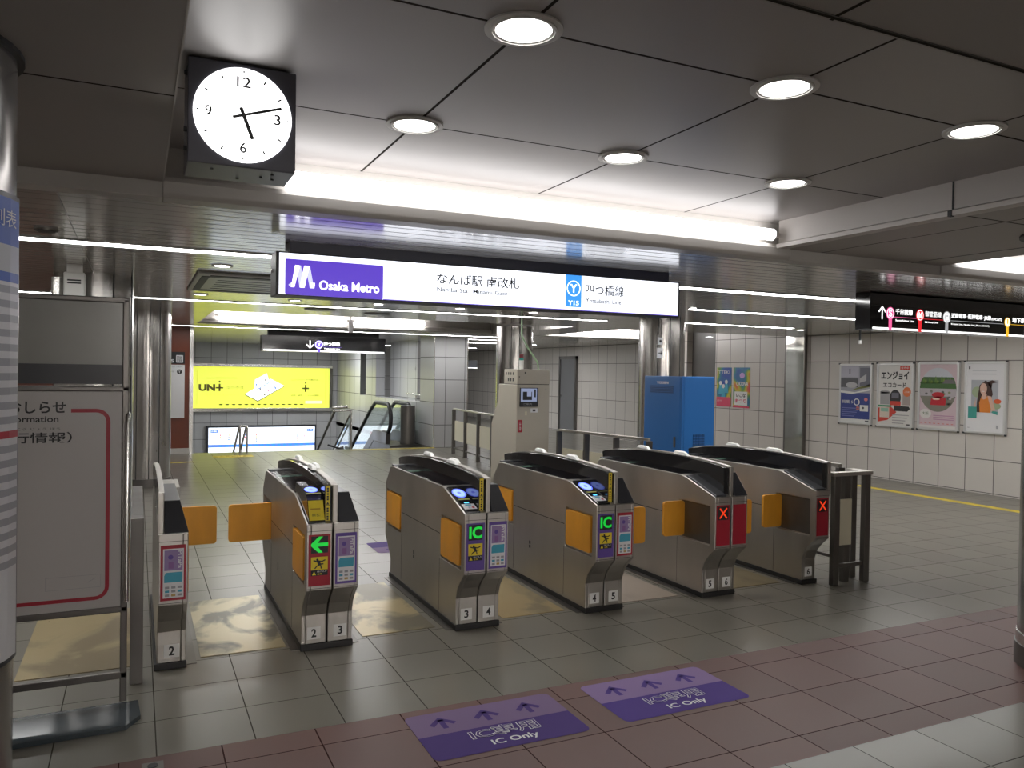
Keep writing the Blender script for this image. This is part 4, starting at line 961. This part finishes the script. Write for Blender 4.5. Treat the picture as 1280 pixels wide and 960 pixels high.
def art1(d, W, H):
    d.rect(0, 0, W, H, P('navy', (.03, .05, .22)), 0); d.rect(0, 0, W, H*.06, P('white', (.66, .66, .64)), 1)
    d.rect(0, H*.52, W, H, P('greyblue', (.30, .30, .34)), 1); d.rect(0, H*.8, W*.62, H, P('palesky', (.42, .41, .48)), 2); d.rect(0, H*.62, W*.6, H*.78, P('charcoal', (.09, .09, .10)), 2)
    d.poly(ell(W*.38, H*.66, W*.2, H*.05), P('palegrey', (.42, .41, .42)), 3); d.rect(W*.29, H*.86, W*.33, H*.95, P('charcoal', (.09, .09, .1)), 3)
    d.rect(W*.66, H*.64, W, H*.97, P('slate', (.13, .13, .16)), 3); d.poly([(W*.66, H*.78), (W*.88, H*.86), (W*.88, H*.74), (W*.66, H*.70)], P('palegrey', (.42, .41, .42)), 4)
    d.poly([(0, H*.52), (W*.4, H*.50), (W, H*.57), (W, H*.60), (W*.5, H*.535), (0, H*.56)], P('white', (.66, .66, .64)), 4); d.poly([(W*.35, H*.56), (W, H*.63), (W, H*.68), (W*.6, H*.62)], P('olive', (.16, .17, .05)), 3)
    d.poly(ell(W*.57, H*.36, W*.105, H*.062), P('white', (.66, .66, .64)), 5); d.poly(ell(W*.57, H*.36, W*.07, H*.045), P('navy', (.03, .05, .22)), 6)
    d.text('開業 5', W*.06, H*.33, W*.44, H*.39, P('white', (.66, .66, .64)), 5); d.poly(ell(W*.88, H*.41, W*.06, H*.03), P('rose', (.6, .2, .2)), 5)
    d.rect(W*.68, H*.2, W*.96, H*.31, P('white', (.66, .66, .64)), 5); d.poly(ell(W*.61, H*.25, W*.06, H*.035), P('rose', (.6, .2, .2)), 5); d.poly(ell(W*.79, H*.26, W*.04, H*.02), P('charcoal', (.09, .09, .1)), 6)
    for i in range(5): d.rect(W*.05, H*(.10+.035*i), W*(.5+.04*i), H*(.115+.035*i), P('lilacblue', (.16, .18, .42)), 5)
    d.rect(W*.86, H*.015, W*.98, H*.04, P('charcoal', (.09, .09, .1)), 5)
def art2(d, W, H):
    wh, bk, rd = P('white', (.66, .66, .64)), P('ink', (.02, .02, .02)), P('red', (.55, .05, .03))
    d.rect(0, 0, W, H, P('offwhite', (.62, .60, .57)), 0); d.rect(W*.66, H*.92, W*.95, H*.99, rd, 1); d.text('発売中', W*.69, H*.935, W*.92, H*.975, wh, 2, res=1)
    d.text('エンジョイ', W*.08, H*.76, W*.93, H*.90, bk, 1, off=.04); d.text('エコカード', W*.14, H*.63, W*.85, H*.71, bk, 1, off=.03)
    d.rect(W*.06, H*.34, W*.36, H*.55, P('pgrey', (.32, .31, .31)), 1); d.poly(ell(W*.21, H*.55, W*.15, H*.03), P('pgrey', (.32, .31, .31)), 1)
    d.poly(ell(W*.53, H*.46, W*.17, H*.13), bk, 2); d.rect(W*.37, H*.33, W*.7, H*.40, rd, 3); d.rect(W*.42, H*.45, W*.64, H*.54, P('slate', (.13, .13, .16)), 3)
    d.rect(W*.75, H*.34, W*.98, H*.54, P('taupe', (.36, .30, .28)), 1); d.poly(ell(W*.88, H*.56, W*.12, H*.08), P('orange', (.62, .16, .05)), 3); d.text('ご利用', W*.81, H*.545, W*.95, H*.575, wh, 4, res=1)
    d.poly([(W*.5, H*.33), (W*.95, H*.32), (W*.98, H*.28), (W*.9, H*.235), (W*.5, H*.24)], bk, 4); d.rect(0, H*.30, W*.42, H*.33, P('green', (.05, .25, .12)), 4)
    d.poly([(0, H*.04), (0, H*.28), (W*.42, H*.30), (W*.58, H*.22), (W*.3, H*.08)], rd, 3); d.rect(W*.06, H*.12, W*.36, H*.29, P('peach', (.60, .50, .42)), 5); d.rect(W*.1, H*.22, W*.33, H*.28, P('mint', (.25, .45, .35)), 6)
    for i in range(4): d.rect(W*.45, H*(.03+.045*i), W*(.8+.05*i), H*(.045+.045*i), P('pgrey', (.32, .31, .31)), 4)
    d.rect(W*.87, H*.01, W*.98, H*.03, bk, 4)
def art3(d, W, H):
    d.rect(0, 0, W, H, P('pinkpaper', (.56, .43, .46)), 0); cx, cy, R = W*.5, H*.60, W*.5
    def disc(y0, y1, m, l):
        pts = [(cx+R*math.cos(t), cy+H*.345*math.sin(t)) for t in [2*PI*i/48 for i in range(48)]]
        pts = [(max(0, min(W, p[0])), max(cy+y0, min(cy+y1, p[1]))) for p in pts]; d.poly(pts, m, l)
    disc(-H*.345, H*.345, P('palesky2', (.50, .52, .56)), 1)
    disc(-H*.02, H*.20, P('forest', (.05, .12, .03)), 2)
    random.seed(3)
    for i in range(16):
        x = W*(.06+.055*i); h = H*(.05+.09*random.random()); y = cy+H*.10
        d.poly([(x-W*.05, y), (x+W*.05, y), (x, y+h)], P(('forest', 'leaf', 'moss')[i % 3], ((.05, .12, .03), (.10, .2, .03), (.16, .24, .04))[i % 3]), 3)
    disc(-H*.10, H*.02, P('blossom', (.42, .38, .40)), 4); disc(-H*.345, -H*.10, P('undergrowth', (.20, .19, .15)), 4)
    for i in range(26): d.poly(ell(W*(.08+.84*random.random()), cy-H*(.02+.2*random.random()), W*.04, H*.018, 10), P(('blossom', 'mossgrey', 'dusk')[i % 3], ((.42, .38, .40), (.22, .26, .14), (.13, .12, .12))[i % 3]), 5)
    d.poly([(W*.3, H*.36), (W*.72, H*.36), (W*.74, H*.47), (W*.55, H*.50), (W*.34, H*.47)], P('redcar', (.45, .02, .03)), 6); d.poly(ell(W*.52, H*.52, W*.17, H*.045), P('redcar', (.45, .02, .03)), 6); d.poly(ell(W*.47, H*.455, W*.10, H*.014), P('cream', (.62, .56, .42)), 7)
    d.poly([(W*.62, H*.70), (W*.98, H*.70), (W*.9, H*.765), (W*.7, H*.76)], P('dusk', (.13, .12, .12)), 5)
    d.poly(ell(W*.18, H*.22, W*.16, H*.075), P('offwhite', (.62, .60, .57)), 6); d.text('大阪', W*.09, H*.20, W*.27, H*.25, P('forest', (.05, .12, .03)), 7)
    for i in range(3): d.rect(W*.4, H*(.13+.03*i), W*.95, H*(.142+.03*i), P('mauve2', (.42, .22, .34)), 6)
    for i in range(8): d.rect(W*(.04+.12*i), H*.065, W*(.1+.12*i), H*.078, P('rose', (.6, .2, .2)), 6)
    d.rect(0, 0, W, H*.04, P('offwhite', (.62, .60, .57)), 6)
def art4(d, W, H):
    d.rect(0, 0, W, H, P('offwhite2', (.64, .63, .64)), 0); d.rect(W*.13, H*.28, W*.86, H*.76, P('seagrey', (.36, .37, .40)), 1)
    d.poly(ell(W*.3, H*.58, W*.15, H*.08), P('leafgrey', (.30, .36, .22)), 2)
    hair, skin, org = P('hair', (.05, .022, .015)), P('skin', (.58, .37, .29)), P('orangetop', (.62, .20, .03))
    d.poly([(W*.36, H*.68), (W*.52, H*.755), (W*.66, H*.70), (W*.72, H*.55), (W*.62, H*.42), (W*.56, H*.28), (W*.28, H*.28), (W*.30, H*.45)], hair, 3)
    d.poly([(W*.56, H*.73), (W*.7, H*.76), (W*.85, H*.73), (W*.7, H*.71), (W*.68, H*.62)], hair, 3)
    d.poly([(W*.42, H*.52), (W*.60, H*.52), (W*.72, H*.44), (W*.66, H*.28), (W*.38, H*.28), (W*.36, H*.42)], org, 4)
    d.poly([(W*.2, H*.34), (W*.27, H*.50), (W*.27, H*.34)], skin, 5); d.poly([(W*.58, H*.53), (W*.68, H*.52), (W*.80, H*.32), (W*.70, H*.30)], skin, 5)
    d.poly([(W*.44, H*.56), (W*.56, H*.56), (W*.56, H*.49), (W*.47, H*.47), (W*.42, H*.50)], skin, 5)
    d.poly(ell(W*.47, H*.63, W*.095, H*.085), skin, 5); d.line((W*.43, H*.592), (W*.50, H*.59), H*.008, P('white', (.66, .66, .64)), 6)
    d.poly(ell(W*.85, H*.45, W*.1, H*.035), P('redorange', (.58, .10, .03)), 5); d.poly(ell(W*.82, H*.38, W*.12, H*.045), P('leafgrey', (.3, .36, .22)), 4); d.poly([(W*.7, H*.28), (W*.86, H*.25), (W*.86, H*.30), (W*.72, H*.31)], P('teal2', (.05, .28, .24)), 5)
    d.rect(W*.06, H*.19, W*.30, H*.36, P('teal2', (.04, .30, .22)), 6)
    for i in range(2): d.rect(W*.15, H*(.84+.05*i), W*.8, H*(.855+.05*i), P('palegrey2', (.50, .50, .52)), 1)
    d.rect(W*.05, H*.92, W*.09, H*.96, M_TXT, 1); d.rect(W*.82, H*.05, W*.88, H*.10, M_GREYP, 1); d.rect(W*.04, H*.04, W*.1, H*.05, M_GREYP, 1)
poster(9.13, 9.79, .845, 1.85, 'framed poster with a grey photo over deep blue, leftmost of the four framed ones', art1)
poster(8.37, 9.035, .845, 1.86, 'framed white poster with large black katakana and trains', art2)
poster(7.62, 8.29, .85, 1.872, 'framed pink poster with a round garden picture', art3)
poster(6.925, 7.535, .852, 1.878, 'framed white poster showing a long-haired woman in orange', art4)
def rainbow(name, seed):
    m = bpy.data.materials.new(name); m.use_nodes = True; nt = m.node_tree; bs = nt.nodes['Principled BSDF']
    tc = nt.nodes.new('ShaderNodeTexCoord'); mp = nt.nodes.new('ShaderNodeMapping'); mp.inputs['Location'].default_value = (0, seed, seed*.7)
    nz = nt.nodes.new('ShaderNodeTexNoise'); nz.inputs['Scale'].default_value = 2.6; nz.inputs['Detail'].default_value = 1
    cr = nt.nodes.new('ShaderNodeValToRGB'); E = cr.color_ramp.elements
    cols = [(.34, (.02, .06, .30)), (.44, (.02, .16, .26)), (.50, (.10, .26, .05)), (.56, (.50, .42, .03)), (.62, (.55, .12, .04)), (.70, (.5, .05, .10))]
    E[0].position, E[0].color = cols[0][0], (*cols[0][1], 1); E[1].position, E[1].color = cols[-1][0], (*cols[-1][1], 1)
    for p, c in cols[1:-1]: e = E.new(p); e.color = (*c, 1)
    nt.links.new(tc.outputs['Object'], mp.inputs[0]); nt.links.new(mp.outputs[0], nz.inputs[0]); nt.links.new(nz.outputs[0], cr.inputs[0]); nt.links.new(cr.outputs[0], bs.inputs['Base Color']); bs.inputs['Roughness'].default_value = .4
    return m
def loose(y0, y1, z0, z1, lb, k):
    rt = thing('wall_poster', lb, 'poster', (10.84, (y0+y1)/2, z0), 'colourful posters beside the blue cabinet')
    MB().box(10.843, y0, z0, 10.85, y1, z1, rainbow('rainbow_%d' % k, k*5.3+1)).build('sheet', rt)
    W, H = y1-y0, z1-z0; d = Dec((10.841, y1, z0), (0, -1, 0), (0, 0, 1)); d.STEP = .002
    w_ = P('white', (.66, .66, .64)); rs = P('hotpink', (.6, .06, .12))
    if k == 0:
        d.text('ITTEKI', W*.06, H*.84, W*.9, H*.92, w_, 1); d.rect(0, 0, W, H*.24, rs, 0)
        for x, h in ((.28, .60), (.68, .63), (.48, .52)):
            d.poly(ell(W*x, H*h, W*.1, H*.055), w_, 2); d.poly([(W*(x-.14), H*(h-.28)), (W*(x+.14), H*(h-.28)), (W*(x+.08), H*(h-.05)), (W*(x-.08), H*(h-.05))], M_TEAL, 1)
        d.text('おおさか', W*.06, H*.12, W*.4, H*.17, w_, 2, res=1)
    else:
        d.text('OKONA', W*.2, H*.54, W*.92, H*.65, w_, 1, off=.02); d.poly(ell(W*.55, H*.80, W*.15, H*.07), P('lilac3', (.45, .3, .6)), 1); d.rect(W*.1, H*.06, W*.88, H*.40, w_, 1)
        d.text('いこな', W*.2, H*.26, W*.78, H*.36, M_TXT, 2, off=.03); d.text('まつり', W*.14, H*.12, W*.82, H*.22, rs, 2, off=.03); d.rect(0, 0, W, H*.04, rs, 2)
    d.build('print', rt)
loose(12.545, 12.985, .995, 1.79, 'colourful loose poster partly behind the blue cabinet, left of the two', 0)
loose(12.01, 12.485, .99, 1.79, 'colourful loose poster with a white text block, right of the two', 1)

# ------------------------------------------------------------------ stair rails and escalator
rt = thing('stair_handrail', 'thin steel double handrail standing at the top of the stairs', 'handrail', (1.85, 16, 0))
for x in (1.80, 1.93):
    b = MB(); b.tube([(x, 16.0, .45 if x > 1.85 else .43), (x, 16.06, .49), (x, 16.2, .45), (x, 20.2, -2.0)], .02, M_STEEL); b.build('rail', rt)
    b = MB(); b.tube([(x, 16.0, 0), (x, 16.0, .46)], .018, M_STEEL); b.build('post', rt)
    b = MB(); b.tube([(x, 17.0, -.5), (x, 17.0, -.03)], .016, M_STEEL); b.build('post', rt)
b = MB(); b.tube([(1.80, 16.06, .49), (1.93, 16.06, .49)], .024, M_STEELB); b.build('top_bend', rt)
rt = thing('glass_balustrade', 'glass balustrade with slanting steel rails between stairs and escalator', 'balustrade', (3.9, 16, 0))
b = MB(); b.tube([(3.58, 16.0, .78), (3.96, 16.0, .79), (3.96, 16.0, 0)], .022, M_STEELB); b.tube([(3.6, 16.1, .84), (3.9, 16.1, .86)], .03, M_STEELB); b.build('end_frame', rt)
b = MB(); b.tube([(3.62, 16.0, .78), (3.62, 20.5, -1.8)], .024, M_STEELD); b.tube([(3.93, 16.0, .70), (3.93, 20.5, -1.9)], .018, M_STEELD); b.build('rail', rt)
b = MB(); b.tube([(3.70, 16.6, -.1), (3.95, 16.6, -.02)], .03, M_STEELD); b.tube([(3.6, 16.5, .05), (3.9, 16.3, -.05)], .02, M_BLK); b.build('brace', rt)
b = MB(); b.prism([(16.0, 0), (16.0, .74), (20.5, -1.86), (20.5, -2.6)], 'x', 3.965, 3.977, M_GLASS); b.build('glass_panel', rt)
rt = thing('escalator', 'escalator with black handrails and glass sides going down at the stairwell right', 'escalator', (5.2, 16.7, 0))
b = MB(); b.box(4.93, 16.5, -.5, 5.62, 17.8, .0, M_STEELD); b.prism([(17.8, 0), (23.5, -3.3), (23.5, -3.6), (17.8, -.5)], 'x', 4.93, 5.62, M_STEELD); b.build('truss', rt)
b = MB()
for i in range(10): b.box(5.06, 17.6+.3*i, -.17*(i+1)-.1, 5.44, 17.9+.3*i, -.17*(i+1)+.02, M_STEELD)
b.build('steps', rt)
for x in (5.0, 5.47):
    arc = [(x, 17.0+.0+.32*math.cos(t), .56+.32*math.sin(t)) for t in [PI*1.5-PI*i/12 for i in range(13)]]
    b = MB(); b.tube([(x, 17.25, .24)]+arc+[(x, 17.9, .88), (x, 18.3, .70), (x, 23.3, -2.2)], .045, M_BLK, 12); b.build('handrail', rt)
    b = MB(); b.prism([(16.75, .30), (16.72, .55), (16.8, .78), (17.0, .86), (17.9, .85), (18.3, .67), (23.3, -2.25), (23.3, -3.0), (17.9, .1), (17.0, .1)], 'x', x-.006, x+.006, M_GLASS); b.build('glass_side', rt)
    b = MB(); b.prism([(16.9, 0), (16.85, .25), (17.9, .25), (23.3, -2.9), (23.3, -3.2), (17.9, 0)], 'x', x-.05, x+.05, M_STEELD); b.build('skirt', rt)
b = MB(); b.cyl((5.36, 16.62, .02), (5.36, 16.62, .86), .16, M_STEELD, 28); tag(b.build('newel_cover', rt), 'dark rounded newel cover')
# rails behind the parapet openings
for y0, y1, lb in ((16.7, 18.06, 'thin handrail in the wide parapet opening'), (21.3, 21.9, 'thin handrail in the narrow parapet opening')):
    b = MB(); b.tube([(5.8, y0, 1.08), (5.8, y1, 1.08)], .02, M_STEELB); b.tube([(5.8, (y0+y1)/2, .93), (5.8, (y0+y1)/2, 1.08)], .015, M_STEELB); tag(b.build('parapet_handrail'), lb, 'handrail')
